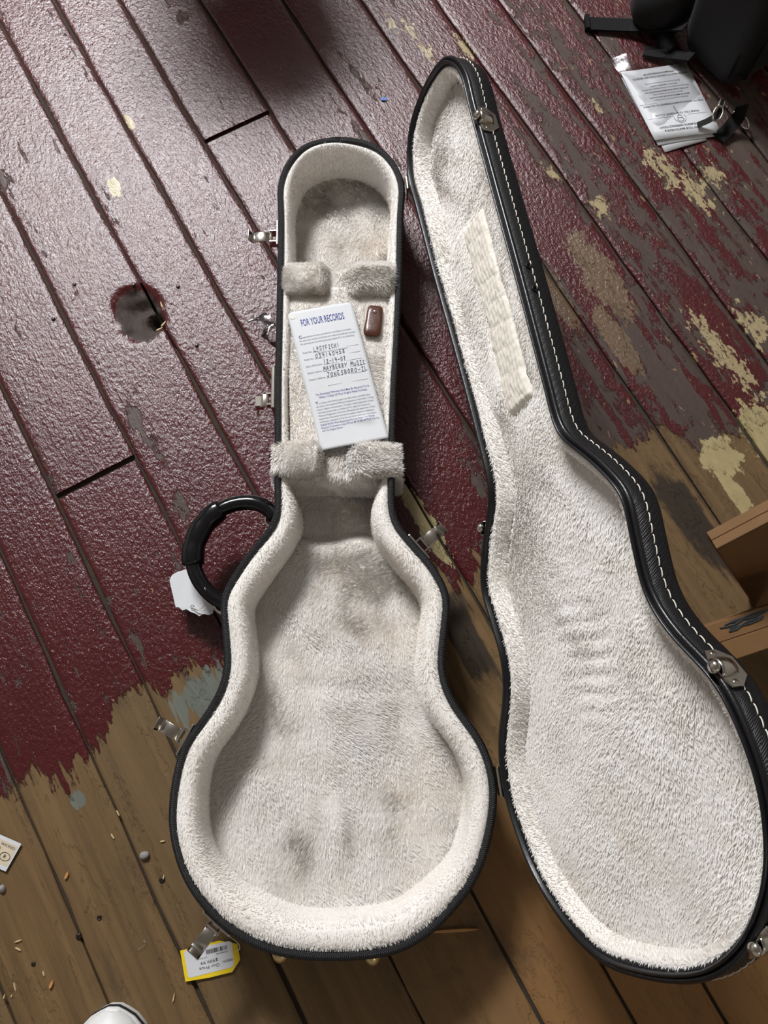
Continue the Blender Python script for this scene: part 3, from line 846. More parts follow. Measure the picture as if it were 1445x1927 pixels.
def lid_frame(i, h):
    n = -NIN[i]; o = lid_pt(LOOP[i][None], h)[0]
    X = lid_pt((LOOP[i] + n * .01)[None], h)[0] - o; X /= np.linalg.norm(X)
    Z = -E2                                       # towards the rim and the viewer
    return o, X, np.cross(Z, X), Z
def catch(u, w):
    i = near_idx(u, w); fr = lid_frame(i, .013); o, X, Y, Z = fr
    g = Geo()
    P = [(-.019, .010), (-.011, .0125), (.011, .0125), (.019, .010), (.019, -.002), (.010, -.0135), (-.010, -.0135), (-.019, -.002)]
    g.loft([[o + X * t + Y * a + Z * b for a, b in P] for t in (-.001, .0016)], cap0=True, cap1=True)
    r = g.obj('catch_plate', M_NICK, CASE); bevel_mod(r, .0006)
    g = Geo()
    rows = []
    for k in range(9):
        a = k / 8; zz = .0145 - .022 * a; hgt = .0085 * math.sin(math.pi * min(1, .16 + .84 * (1 - a) ** .8) * .62) if k < 8 else .0004
        rows.append([o + X * (.0012 + hgt * math.sin(math.pi * c / 10)) + Y * (-.0095 * math.cos(math.pi * c / 10) * (1 - .25 * a ** 3)) + Z * zz for c in range(11)])
    g.loft(rows, closed=False)
    hd = g.obj('hood', M_NICK, r, True); s = hd.modifiers.new('t', 'SOLIDIFY'); s.thickness = .001
    g = Geo(); g.ball(o + X * .004 + Z * .017, (.006, .0062, .0045), 12, (X, Y, Z)); g.obj('hook_lip', M_NICK, r, True)
    for y in (-.0148, .0148):
        g = Geo(); g.ball(o + X * .0014 + Y * y + Z * .004, (.0030, .0030, .0012), 10, (Y, Z, X)); g.obj('rivet', M_NICK, r, True)
for u, w in ((.159, -.089), (.853, -.183), (1.064, -.140), (.617, .111)): catch(u, w)
# two dark eyelets on the lid wall over the lock
for du in (-.014, .014):
    fr = lid_frame(near_idx(.392 + du, -.084), .0125); o, X, Y, Z = fr
    g = Geo(); pts = [o + X * .0008 + Y * .003 * math.cos(a) + Z * .003 * math.sin(a) for a in np.linspace(0, 2 * math.pi, 12, endpoint=False)]
    g.tube(pts, .0011, 6, True); g.obj('eyelet', M_BLK, CASE, True)

# hinges
for f, L in ((.0, .020), (.62, .03), (1.0, .034)):
    c = A3 + (B3 - A3) * f if f not in (.62,) else None
    if c is None: continue
    if f == 0: c = c + HD * .0
    g = Geo(); g.tube([c - HD * L / 2, c - HD * L / 2 * .98, c + HD * L / 2 * .98, c + HD * L / 2], .0028, 12)
    r = g.obj('hinge', M_NICK, CASE, True)
    g = Geo()
    g.box((c, -HN, HD, np.array([0, 0, 1.0])), (-.0005, -L / 2, -.026), (.0018, L / 2, .001)); g.obj('leaf', M_NICK, r)
    g = Geo(); g.box((c, -E1, HD, -E2), (-.0018, -L / 2, -.026), (.0008, L / 2, .001)); g.obj('leaf', M_NICK, r)

# feet studs on the tail end
for w in (-.059, .048):
    i = near_idx(1.098, w); o, X, Y, Z = wall_frame(i, .082)
    g = Geo(); g.ball(o, (.0105, .0105, .0125), 16, (Y, Z, X), half=True); g.obj('foot_stud', M_BRASS, CASE, True)

# handle
hp = [(517, 975), (505, 957), (486, 947), (462, 945), (436, 949), (412, 960), (392, 977), (376, 998), (366, 1022), (362, 1046), (365, 1070), (374, 1092), (388, 1111), (404, 1126), (424, 1136)]
hz = .068
hw = np.array([at(x, y, hz - .0 * k) for k, (x, y) in enumerate(hp)])
def spl(P, n):
    P = np.asarray(P); d = np.r_[0, np.cumsum(np.linalg.norm(np.diff(P, axis=0), axis=1))]; t = np.linspace(0, d[-1], n)
    Q = np.c_[[np.interp(t, d, P[:, k]) for k in range(3)]].T
    for _ in range(4): Q[1:-1] = .5 * Q[1:-1] + .25 * (Q[:-2] + Q[2:])
    return Q
hs = spl(hw, 60)
g = Geo(); g.tube(hs, np.interp(np.linspace(0, 1, 60), [0, .1, .9, 1], [.0095, .0105, .0105, .0095]), 16)
handle = g.obj('handle', M_GLOSS, CASE, True)
g = Geo(); k0, k1 = 20, 43
rr = .0140 + .0010 * np.abs(np.sin(np.linspace(0, 9.4, k1 - k0))); rr[0] = rr[-1] = .0130
g.tube(hs[k0:k1], rr, 18, sq=.8); g.obj('grip', M_GLOSS, handle, True)
for a, b in ((0, 1), (59, 58)):
    c = hs[a]; d = hs[a] - hs[b]; d /= np.linalg.norm(d)
    i = int(np.argmin(((base_pt(LOOP, hz) - c) ** 2).sum(1))); fr = wall_frame(i, hz)
    g = Geo(); g.box(fr, (-.001, -.016, -.013), (.003, .016, .013)); bevel_mod(g.obj('mount_plate', M_NICK, handle), .001)
    g = Geo(); g.tube([fr[0] + fr[2] * .012 * math.cos(q) + fr[1] * (.003 + .012 * math.sin(q)) for q in np.linspace(0, math.pi, 12)], .0022, 8); g.obj('mount_loop', M_NICK, handle, True)
# ------------------------------------------------------------------ flat print helpers
def text_mesh(body, bold=0.0):
    c = bpy.data.curves.new('t', 'FONT'); c.body = body; c.size = 1.0; c.resolution_u = 2; c.offset = bold
    o = bpy.data.objects.new('t', c); me = bpy.data.meshes.new_from_object(o)
    n = len(me.vertices); v = np.empty(n * 3); me.vertices.foreach_get('co', v); v = v.reshape(-1, 3)[:, :2]
    f = [tuple(p.vertices) for p in me.polygons]
    bpy.data.objects.remove(o); bpy.data.curves.remove(c); bpy.data.meshes.remove(me)
    return v, f
class Page:
    """flat coordinates on a sheet: x to the right, y down from the top left corner (0..1 each)"""
    def __init__(s, tl, tr, bl, lift=.0004, surf=None):
        s.o = np.asarray(tl, float); s.x = np.asarray(tr, float) - s.o; s.y = np.asarray(bl, float) - s.o
        s.w = np.linalg.norm(s.x); s.h = np.linalg.norm(s.y)
        s.n = np.cross(s.x, s.y); s.n /= np.linalg.norm(s.n)
        if s.n[2] < 0: s.n = -s.n
        s.lift = lift; s.surf = surf; s.geo = {}
    def p(s, x, y, l=0.0):
        q = s.o + s.x * x + s.y * y + s.n * (s.lift + l)
        if s.surf: q = q + s.n * s.surf(x, y)
        return q
    def g(s, k): return s.geo.setdefault(k, Geo())
    def text(s, k, body, x, y, hgt, width=None, bold=0.0, centre=False):
        v, f = text_mesh(body, bold)
        if not len(v): return
        a = hgt / .72; b = a * s.h / s.w
        w0 = v[:, 0].max() - v[:, 0].min()
        if width: b = width / w0
        xo = x - (w0 * b / 2 if centre else 0) - v[:, 0].min() * b
        s.g(k).add([s.p(xo + q[0] * b, y - q[1] * a) for q in v], f)
    def rect(s, k, x0, y0, x1, y1, l=0.0):
        s.g(k).add([s.p(x0, y0, l), s.p(x1, y0, l), s.p(x1, y1, l), s.p(x0, y1, l)], [(0, 1, 2, 3)])
    def stroke(s, k, pts, wd):
        P = [s.p(*q) for q in pts]; g = s.g(k)
        for a, b in zip(P[:-1], P[1:]):
            t = b - a; L = np.linalg.norm(t)
            if L < 1e-7: continue
            t /= L; q = np.cross(s.n, t) * wd / 2; a2 = a - t * wd * .3; b2 = b + t * wd * .3
            g.add([a2 - q, b2 - q, b2 + q, a2 + q], [(0, 1, 2, 3)])
    def build(s, mats, parent, names):
        for k, g in s.geo.items(): g.obj(names[k], mats[k], parent, fix=False)
PENS = {'L': [[(.1, 1), (0, 0), (.7, .05)]], 'P': [[(.1, 0), (.1, 1), (.6, .95), (.65, .6), (.1, .5)]], 'S': [[(.7, .9), (.3, 1), (.15, .7), (.6, .4), (.5, 0), (0, .1)]],
        'T': [[(.35, 0), (.4, 1)], [(0, .95), (.8, 1)]], 'F': [[(.1, 0), (.15, 1), (.7, 1)], [(.1, .5), (.6, .55)]], 'I': [[(.35, 0), (.4, 1)], [(.1, 1), (.7, 1)], [(.1, 0), (.7, 0)]],
        'C': [[(.7, .85), (.4, 1), (.05, .5), (.3, 0), (.75, .1)]], 'H': [[(.1, 0), (.1, 1)], [(.6, 0), (.65, 1)], [(.1, .5), (.65, .55)]], '1': [[(.3, 0), (.35, 1)]],
        '0': [[(.4, 1), (.05, .6), (.2, .02), (.6, .2), (.65, .8), (.4, 1)]], '3': [[(.1, .95), (.6, .95), (.3, .55), (.65, .3), (.4, 0), (.05, .05)]], '4': [[(.15, 1), (.1, .45), (.75, .5)], [(.55, .95), (.5, 0)]],
        '6': [[(.3, 1), (.1, .4), (.3, 0), (.65, .2), (.5, .45), (.1, .3)]], '5': [[(.7, 1), (.2, 1), (.15, .55), (.6, .5), (.55, .05), (.05, .05)]], '8': [[(.4, .5), (.15, .8), (.4, 1), (.6, .8), (.1, .2), (.4, 0), (.65, .25), (.4, .5)]],
        '2': [[(.1, .8), (.4, 1), (.6, .75), (.05, .02), (.75, .05)]], '-': [[(.1, .45), (.75, .5)]], '7': [[(.05, .95), (.7, 1), (.3, 0)], [(.2, .5), (.65, .52)]], 'M': [[(0, 0), (.15, 1), (.4, .4), (.7, 1), (.8, 0)]],
        'A': [[(0, 0), (.35, 1), (.75, 0)], [(.15, .4), (.6, .42)]], 'Y': [[(0, 1), (.35, .5), (.75, 1)], [(.35, .5), (.2, 0)]], 'B': [[(.1, 0), (.1, 1), (.6, .9), (.5, .55), (.1, .5), (.65, .4), (.6, .05), (.1, 0)]],
        'E': [[(.65, 1), (.1, 1), (.1, 0), (.65, 0)], [(.1, .5), (.5, .5)]], 'R': [[(.1, 0), (.1, 1), (.6, .9), (.5, .55), (.1, .5), (.7, 0)]], 'U': [[(.05, 1), (.1, .1), (.5, 0), (.65, .2), (.7, 1)]],
        'J': [[(.1, 1), (.8, 1)], [(.5, 1), (.45, .1), (.15, 0), (0, .25)]], 'O': [[(.4, 1), (.05, .6), (.2, .02), (.6, .2), (.7, .8), (.4, 1)]], 'N': [[(.05, 0), (.1, 1), (.6, 0), (.7, 1)]], 'u': [[(.05, .7), (.1, .1), (.5, 0), (.6, .2), (.65, .7)]]}
def handwrite(pg, k, body, x, y, hgt, width, wd):
    adv = width / len(body); r = random.Random(len(body) * 7)
    for i, ch in enumerate(body):
        for ln in PENS.get(ch, []):
            dy = r.uniform(-.08, .08)
            pg.stroke(k, [(x + adv * (i + .9 * (a + .12 * b)), y - hgt * (b + dy)) for a, b in ln], wd)

# ------------------------------------------------------------------ record card
def sheet(name, tl, tr, bl, m, nx=14, ny=20, bend=None, th=.0003, parent=None, cut=None):
    x = np.asarray(tr) - tl; y = np.asarray(bl) - tl; n = np.cross(x, y); n /= np.linalg.norm(n); n = n if n[2] > 0 else -n
    V = []
    for j in range(ny + 1):
        for i in range(nx + 1):
            a, b = i / nx, j / ny
            if cut: a, b = cut(a, b)
            V.append(tl + x * a + y * b + n * (bend(a, b) if bend else 0))
    k = nx + 1
    Fc = [(j * k + i, j * k + i + 1, (j + 1) * k + i + 1, (j + 1) * k + i) for j in range(ny) for i in range(nx)]
    o = mesh_obj(name, V, Fc, m, parent, True)
    s = o.modifiers.new('thickness', 'SOLIDIFY'); s.thickness = th; s.offset = 0
    return o
zc = .1035
tl, tr, bl = at(540, 590, zc), at(664, 569, zc), at(604, 848, zc + .003)
tl[2] = zc; br_ = at(729, 824, zc + .003); x_ = ((tr - tl) + (br_ - bl)) / 2; tr = tl + x_
def cardbend(a, b):
    z = .0016 * math.sin(b * 5 + .4) * .6 + .003 * float(smooth(.80, 1.0, b)) * a * 0.6 + .0012 * math.sin(a * 3)
    z += .0022 * math.exp(-(((a - .72) / .16) ** 2 + ((b - .845 - .05 * (a - .72)) / .018) ** 2))
    z += .0016 * math.exp(-(((a - .78) / .03) ** 2 + ((b - .85) / .05) ** 2))
    return z
def cardcut(a, b):
    rx, ry = .05, .025
    # softly clipped corners, bottom left one folded off
    if b < ry: 
        f = math.sqrt(max(0, 1 - (1 - b / ry) ** 2)); lo = rx * (1 - f); a = lo + a * (1 - 2 * lo)
    return a, b
card = sheet('record_card', tl, tr, bl, M_WHITE, 22, 60, cardbend, .0004, None, cardcut)
tag(card, 'white printed record card with blue heading and handwriting, lying in the guitar case', 'card')
pg = Page(tl, tr, bl, .0006, cardbend)
pg.text('b', 'FOR YOUR RECORDS', .50, .118, .052, .66, .012, True)
pg.text('b4', 'C', .085, .205, .022, None, .01)
for i, (tx, x, w) in enumerate((('ongratulations on your purchase of a new Gibson instrument.', .125, .76), ('For your own records, should you ever need to identify your product', .085, .85), ('for warranty or insurance purposes, please fill in the following:', .085, .82))):
    pg.text('g', tx, x, .205 + i * .024, .0125, w)
for i, (tx, wx, hand, hw_, yy) in enumerate((('Model No.', .14, 'LPSTFICH1', .40, .318), ('Serial No.', .14, '034160458', .46, .368), ('Date of Purchase', .24, '12-14-07', .34, .418), ("Dealer's Name", .21, 'MAYBERRY MuSIC', .64, .466), ("Dealer's Address", .24, 'JONESBORO-IL', .62, .514))):
    pg.text('g', tx, .085, yy, .0125, wx)
    pg.rect('g', .085 + wx + .015, yy + .001, .93, yy + .0028)
    handwrite(pg, 'p', hand, .085 + wx + .03, yy - .003, .030, hw_, .00072)
pg.text('g', '(See checklist on back for Model Numbers)', .30, .333, .0085, .46)
pg.rect('g', .33, .570, .93, .5718)
pg.text('b2', 'The Completed Warranty Card Must Be Returned To Us', .52, .625, .0145, .80, .004, True)
pg.text('b2', 'Within 15 Days Of Your Original Retail Purchase.', .52, .648, .0145, .72, .004, True)
pg.text('b5', 'Y', .085, .685, .022, None, .01)
for i, (tx, w) in enumerate((('our Gibson Gold Warranty goes into effect when, and ONLY when', .82), ('we receive the completed Warranty Registration Card within 15 Days', .86), ('of your original retail purchase. To assure timely registration of your', .85), ('warranty, please take a minute to fill in, sign and return the', .78), ('Warranty Registration Card now. We would also appreciate it if you', .84), ('would take a few extra moments to supply us with the additional', .81), ('information requested so that we may better serve you in the future.', .84))):
    pg.text('g', tx, .13 if i == 0 else .085, .685 + i * .0215, .0115, w - (.045 if i == 0 else 0))
for i, (tx, w) in enumerate((('PLEASE NOTE: When Requesting Warranty Repair, You Will Be', .80), ('Required To Furnish A Copy Of Your Bill Of Sale As Proof That You', .86), ('Are The Original Owner.', .31))):
    pg.text('b3', tx, .085, .836 + i * .0205, .0125, w, .004)
pg.build({'b': M_INKB, 'b2': M_INKB, 'b3': M_INKB, 'b4': M_INKB, 'b5': M_INKB, 'g': M_INKG, 'p': M_PEN}, card, {'b': 'heading', 'b2': 'blue_notice', 'b3': 'blue_footnote', 'b4': 'initial_letter', 'b5': 'initial_letter', 'g': 'small_print', 'p': 'handwriting'})
g = Geo(); c0 = pg.p(.068, .036); g.loft([[c0 + pg.x / pg.w * .0036 * s * math.cos(a) + pg.y / pg.h * .0036 * s * math.sin(a) + pg.n * .0001 for a in np.linspace(0, 6.283, 20, endpoint=False)] for s in (1, .5)], cap1=True)
g.obj('punched_hole', M_STRIP, card)

# ------------------------------------------------------------------ tags
# white tag tied to the handle
tg = thing('hang_tag', at(360, 1115, .03), 'blank white paper tag with scalloped edge tied to the case handle', 'tag')
pts = [(319, 1092), (324, 1082), (334, 1077), (352, 1072), (368, 1080), (385, 1100), (398, 1122), (406, 1143), (404, 1156), (396, 1160), (388, 1157), (378, 1161), (370, 1156), (360, 1152), (352, 1147), (344, 1149), (337, 1143), (331, 1143)]
P = np.array([at(x, y, .030) for x, y in pts]); P[:, 2] += .012 * smooth(320, 410, [p[0] for p in pts])
g = Geo(); g.loft([P, P + [0, 0, .0005]], cap0=True, cap1=True); g.obj('card', M_WHITE, tg)
g = Geo(); hole = at(362, 1142, .0385)
g.tube([hole + [.0022 * math.cos(a), .0022 * math.sin(a), .0002] for a in np.linspace(0, 6.283, 14, endpoint=False)], .0005, 5, True); g.obj('eyelet', M_INKG, tg)
g = Geo(); g.tube(spl([at(362, 1142, .040), at(368, 1146, .044), at(378, 1146, .05), at(386, 1136, .058), at(392, 1122, .070), at(385, 1106, .081)], 24), .0006, 6); g.obj('string', M_THREAD, tg, True)
g = Geo(); g.tube(spl([at(362, 1142, .040), at(371, 1150, .042), at(386, 1148, .048), at(396, 1138, .055), at(398, 1124, .06), at(405, 1120, .075)], 24), .0006, 6); g.obj('string', M_THREAD, tg, True)

# yellow price tag on the floor
M_YEL = simple('yellow_card', (.85, .62, .015), .55, var=.05)
pt = thing('price_tag', at(395, 1810), 'yellow price tag with white barcode label beside the case latch', 'price tag')
zt = .004
cor = [(339, 1789), (349, 1847), (392, 1840), (437, 1829), (452, 1806), (447, 1776), (412, 1770), (376, 1780)]
P = np.array([at(x, y, zt) for x, y in cor])
g = Geo(); g.loft([P, P + [0, 0, .0005]], cap0=True, cap1=True); ycard = g.obj('card', M_YEL, pt)
cor = [(346, 1793), (354, 1838), (358, 1840), (437, 1820), (441, 1814), (436, 1773), (430, 1771), (350, 1788)]
P = np.array([at(x, y, zt + .0006) for x, y in cor])
g = Geo(); g.loft([P, P + [0, 0, .0002]], cap0=True, cap1=True); g.obj('label', M_WHITE, pt)
# the writing is upside down for the photographer
pq = Page(at(443, 1818, zt + .0008), at(353, 1840, zt + .0008), at(437, 1772, zt + .0008), .0002)
pq.text('k', 'Our Price', .32, .28, .135, .42); pq.text('k', '$999.99', .34, .50, .135, .36)
pq.text('k', 'GIBSON', .03, .34, .095, .22); pq.text('g', 'LPSTFICH1', .55, .66, .06, .24); pq.text('k', '000000458', .12, .69, .055, .24)
rb = random.Random(5); x = .12
while x < .56:
    w_ = rb.choice((.006, .006, .011, .016)); pq.rect('k', x, .74, x + w_, .92); x += w_ + rb.choice((.005, .009, .014))
pq.build({'k': M_INKK, 'g': M_INKG}, pt, {'k': 'print', 'g': 'small_print'})
li = wall_frame(near_idx(1.064, -.14), .07)
g = Geo(); g.tube(spl([at(444, 1790, zt + .001), at(452, 1786, .02), at(450, 1776, .035), at(440, 1768, .05), li[0] + li[1] * .015 + li[2] * .004 + np.array([0, 0, -.01])], 24), .0005, 6); g.obj('string', M_THREAD, pt, True)

# cream label card at the left
M_CREAM = simple('cream_label', (.66, .56, .41), .6, var=.04)
rc = thing('shop_label', at(12, 1605), 'white card with cream printed label and circled letter on the bare boards', 'label')
T0, T1, T2 = at(-62, 1543, .004), at(40.5, 1588, .004), at(-90, 1593, .004)
T2 = T0 + (at(11, 1640, .004) - T1)
g = Geo(); q = [T0, T1, T1 + T2 - T0, T2]; g.loft([np.array(q), np.array(q) + [0, 0, .0006]], cap0=True, cap1=True); g.obj('card', M_WHITE, rc)
pl = Page(T0, T1, T2, .0008)
pl.rect('c', .0, .12, .97, .86)
pl.build({'c': M_CREAM}, rc, {'c': 'label'})
pl.geo = {}; pl.lift = .0011
pl.text('g', 'WICKED', .70, .27, .09, .25); pl.text('g', 'ohn', .56, .27, .09, .11); pl.text('g', 'Pick', .62, .41, .08, .13); pl.text('g', '9.99', .61, .53, .08, .14)
pl.text('k', 'R', .842, .635, .13, .05)
ctr = (.867, .576); pl.stroke('k', [(ctr[0] + .085 * math.cos(a), ctr[1] + .135 * math.sin(a)) for a in np.linspace(0, 6.3, 24)], .0007)
pl.build({'g': M_INKG, 'k': M_INKK}, rc, {'g': 'small_print', 'k': 'circled_letter'})

# ------------------------------------------------------------------ leaflets by the bag
def leaflet(cs, z, label, name='leaflet'):
    tl, tr, bl = [at(x, y, z) for x, y in cs]
    o = sheet(name, tl, tr, bl, M_WHITE, 6, 8, lambda a, b: .0015 * math.sin(a * 3 + b * 2), .0004)
    return tag(o, label, 'leaflet', 'leaflets beside the bag'), tl, tr, bl
# corners listed as the reader of the sheet would: top left is at the lower right in the photograph
leaflet([(1345, 257), (1238, 274), (1274, 129)], .0030, 'white leaflet second in the stack under the printed leaflet')
leaflet([(1330, 264), (1251, 287), (1262, 138)], .0020, 'lowest white leaflet sticking out at the end of the stack')
leaflet([(1335, 247), (1230, 262), (1272, 124)], .0040, 'plain white leaflet directly beneath the printed owners club leaflet')
lf, a_, b_, c_ = leaflet([(1357, 249), (1232, 264), (1290, 120)], .0065, 'white leaflet printed with owners club text lying on the stack by the bag')
pf = Page(a_, b_, c_, .0006, lambda a, b: .0015 * math.sin(a * 3 + b * 2))
pf.text('k', 'SHOW YOUR MARTIN PRIDE &', .52, .115, .028, .56, .01, True)
pf.text('k', 'UNLOCK THE MARTIN EXPERIENCE TODAY!', .48, .165, .028, .74, .01, True)
pf.text('k', 'MARTIN OWNERS CLUB', .50, .335, .026, .66, 0, True)
pf.text('k', 'WHEN YOU UNLOCK YOUR MARTIN EXPERIENCE, YOU WILL RECEIVE:', .48, .475, .024, .90, .008, True)
pf.rect('g', .05, .494, .97, .497)
pf.rect('g', .06, .286, .36, .289); pf.rect('g', .62, .286, .94, .289)
for i, (tx, w) in enumerate((('Exclusive content and news from the factory', .52), ('MARTIN MERCHANDISE DISCOUNTS', .60), ('Special offers for members only', .44), ('GUITAR CARE AND MAINTENANCE TIPS', .66), ('Priority invitations to owner events and clinics', .70), ('Warranty registration support', .40), ('Early product announcements', .52))):
    pf.text('k' if i % 2 else 'g', tx, .48, .545 + i * .040, .019, w, 0.004 if i % 2 else 0, True)
pf.text('k', 'REGISTER NOW TO UNLOCK YOUR NEW BENEFITS!', .46, .88, .024, .84, .006, True)
pf.text('k', 'WWW.MARTINOWNERSCLUB.COM', .46, .925, .024, .46, .006, True)
arc = [(.49 + .085 * math.cos(a), .262 + .075 * math.sin(a)) for a in np.linspace(math.radians(20), math.radians(-200), 22)]
pf.stroke('g', arc, .0006)
for cx, cy, rx, ry in ((.49, .232, .045, .026), (.485, .272, .034, .020)):
    pf.stroke('g', [(cx + rx * math.cos(a), cy + ry * math.sin(a)) for a in np.linspace(0, 6.3, 20)], .0007)
pf.stroke('g', [(.487, .292), (.50, .40), (.50, .425)], .0010)
pf.build({'k': M_INKK, 'g': M_INKG}, lf, {'k': 'print', 'g': 'light_print'})

def clear_film(name, k=.5, b=.25, r=.16):
    t = T(name); o = t.obj()
    nr = t.bump(t.noise(o, 60, 4, .6), b, .0012)
    gl = t.n('ShaderNodeBsdfGlossy'); gl.inputs['Roughness'].default_value = r; t.put(gl.inputs['Normal'], nr); gl.inputs[0].default_value = (.9, .9, .92, 1)
    tr = t.n('ShaderNodeBsdfTransparent'); tr.inputs[0].default_value = (.985, .985, .99, 1)
    fr = t.n('ShaderNodeFresnel'); fr.inputs[0].default_value = 1.5; t.put(fr.inputs['Normal'], nr)
    mx = t.n('ShaderNodeMixShader'); t.put(mx.inputs[0], t.math('MULTIPLY', fr.outputs[0], k)); t.t.links.new(tr.outputs[0], mx.inputs[1]); t.t.links.new(gl.outputs[0], mx.inputs[2])
    return t.done(mx.outputs[0])
M_FILM = clear_film('clear_film'); M_CRINK = clear_film('crinkled_film', 1.3, .7, .10)
def film_from_px(name, cs, zf, label, nx=14, ny=14, amp=.004, seed=1, edge=True):
    """cs: four corners in order; film sheet with folds"""
    C = [at(x, y, 0) for x, y in cs]
    V = []
    for j in range(ny + 1):
        for i in range(nx + 1):
            a, b = i / nx, j / ny
            p = C[0] * (1 - a) * (1 - b) + C[1] * a * (1 - b) + C[2] * a * b + C[3] * (1 - a) * b
            p = p + np.array([0, 0, zf(a, b) + amp * abs(float(wav(p[0], p[1], 130, seed)))])
            V.append(p)
    k = nx + 1
    Fc = [(j * k + i, (j + 1) * k + i, (j + 1) * k + i + 1, j * k + i + 1) for j in range(ny) for i in range(nx)]
    o = mesh_obj(name, V, Fc, M_FILM if 'sleeve' in name else M_CRINK, None, True)
    tag(o, label, 'plastic sleeve' if 'sleeve' in name else 'plastic bag')
    if edge:
        g = Geo(); g.tube([V[j * k] for j in range(ny + 1)], .0006, 5); g.tube([V[i] for i in range(nx + 1)], .0006, 5)
        g.obj('heat_seal_edge', M_FILM, o, True)
    return o
film_from_px('plastic_sleeve', [(1147, 112), (1262, 112), (1312, 182), (1226, 250)], lambda a, b: .0105 + .010 * a * (1 - b) - .0095 * float(smooth(.25, 0, a)), 'clear plastic sleeve lying half over the white leaflets', amp=.0025, seed=5)
film_from_px('plastic_bag', [(462, 602), (500, 585), (545, 640), (520, 655)], lambda a, b: .003, 'small clear crinkled plastic bag tucked against the case side', 12, 16, .007, 8, False)

# ------------------------------------------------------------------ black bag
def fabric():
    t = T('black_bag_fabric'); o = t.obj()
    h = t.math('MULTIPLY', t.wave(o, 260, .4, 1, 'X'), t.wave(o, 260, .4, 1, 'Z'))
    c = t.mix(t.noise(o, 30, 3), (.0028, .0029, .0034), (.0052, .0053, .0060))
    return t.done(t.bsdf(c, .62, 0, t.bump(h, .35, .0006), .35, Sheen_Weight=.03))
M_FAB = fabric()
M_WEB = simple('black_webbing', (.0030, .0030, .0033), .7, var=.3, bump=.6, bscale=700, spec=.2)
P1, P2 = at(1262, 96)[:2], at(1358, 196)[:2]
d12 = P2 - P1; L12 = np.linalg.norm(d12); d12 /= L12; nb = np.array([-d12[1], d12[0]])
if nb[0] < 0: nb = -nb
bag = thing('gig_bag', (*(P1 + d12 * L12 / 2 + nb * .2), 0), 'black fabric gig bag standing upright beside the white leaflets', 'bag')
def rr_poly(L, Wd, r, n=7):
    out = []
    for cx, cy, a0 in ((L - r, Wd - r, 0), (r, Wd - r, 90), (r, r, 180), (L - r, r, 270)):
        for k in range(n):
            a = math.radians(a0 + 90 * k / (n - 1)); out.append((cx + r * math.cos(a), cy + r * math.sin(a)))
    return out
poly = rr_poly(L12 + .006, .46, .030)
rows = []
for z, ins in ((.004, .040), (.010, .022), (.024, .008), (.05, .001), (.12, -.004), (.25, -.008), (.40, -.004), (.52, .004), (.545, .02), (.555, .06)):
    c = np.array([(L12 + .006) / 2, .23]); rw = []
    for x, y in poly:
        v = np.array([x, y]) - c; v = v * (1 - ins / np.maximum(np.abs(c), .06))
        p = P1 + d12 * (v[0] + c[0] - .003) + nb * (v[1] + c[1] - .003); rw.append((p[0], p[1], z + .004 * math.sin(x * 40 + y * 25) * (z > .03)))
    rows.append(rw)
g = Geo(); g.loft(rows, cap0=True, cap1=True); body = g.obj('bag_body', M_FAB, bag, True)
# piping and zip up the near corner
cz = P2 - d12 * .004 + nb * .004
def corner(z, a): return np.array([*(P2 - d12 * .030 + nb * .030 + (d12 * math.cos(a) - nb * math.sin(a)) * (.0325 + .003 * math.sin(z * 6))), z])
for a_, m_, w_ in ((.30, M_WEB, .0045), (1.05, M_WEB, .0030)):
    g = Geo(); g.tube([corner(z, a_) for z in np.linspace(.045, .5, 24)], w_, 8); g.obj('piping', m_, body, True)
g = Geo()
g.loft([[corner(z, a) for z in np.linspace(.05, .5, 20)] for a in (.45, .65, .85)], closed=False); g.obj('zip_tape', M_WEB, body, True)
def zip_pull(px, py, z, rot):
    c = at(px, py, z); X = np.array([math.cos(rot), math.sin(rot), 0]); Y = np.array([-X[1], X[0], 0]); Z = np.array([0, 0, 1.0])
    g = Geo(); g.box((c, X, Y, Z), (-.007, -.005, -.003), (.007, .005, .003)); r = bevel_mod(g.obj('zip_slider', M_NICK, bag, False), .002)
    g = Geo(); g.tube([c + X * (-.016 + .012 * math.cos(a)) + Y * .007 * math.sin(a) + Z * (.001 - .004 * (1 - math.cos(a))) for a in np.linspace(0, 6.283, 18, endpoint=False)], .0014, 6, True); g.obj('pull_ring', M_NICK, r, True)
zip_pull(1357, 196, .040, 1.2); zip_pull(1388, 214, .018, 2.2)
def strap(pts, wd, name='strap', th=.0018, parent=None):
    P = spl([at(x, y, z) for x, y, z in pts], 20); g = Geo(); rows = []
    for i in range(20):
        t = P[min(i + 1, 19)] - P[max(i - 1, 0)]; t[2] = 0; t /= np.linalg.norm(t); s = np.array([-t[1], t[0], 0]) * wd / 2
        rows.append([P[i] - s, P[i] + s, P[i] + s + [0, 0, th], P[i] - s + [0, 0, th]])
    g.loft(rows, cap0=True, cap1=True); return g.obj(name, M_WEB, parent or bag)
strap([(1104, 46, .004), (1150, 48, .006), (1200, 50, .010), (1250, 50, .03), (1290, 50, .05)], .026, th=.003)
g = Geo(); c = at(1104, 46, .004); g.box((c, np.array([1., 0, 0]), np.array([0, 1., 0]), np.array([0, 0, 1.])), (-.004, -.0135, -.002), (.003, .0135, .008)); g.obj('strap_end', M_WEB, bag)
strap([(1211, 98, .004), (1250, 104, .008), (1300, 110, .03)], .020, th=.004)
strap([(1312, 236, .012), (1332, 228, .020), (1350, 217, .030), (1362, 200, .040)], .010, th=.0015)
strap([(1352, 262, .004), (1368, 246, .008), (1388, 222, .02), (1396, 200, .04)], .022)
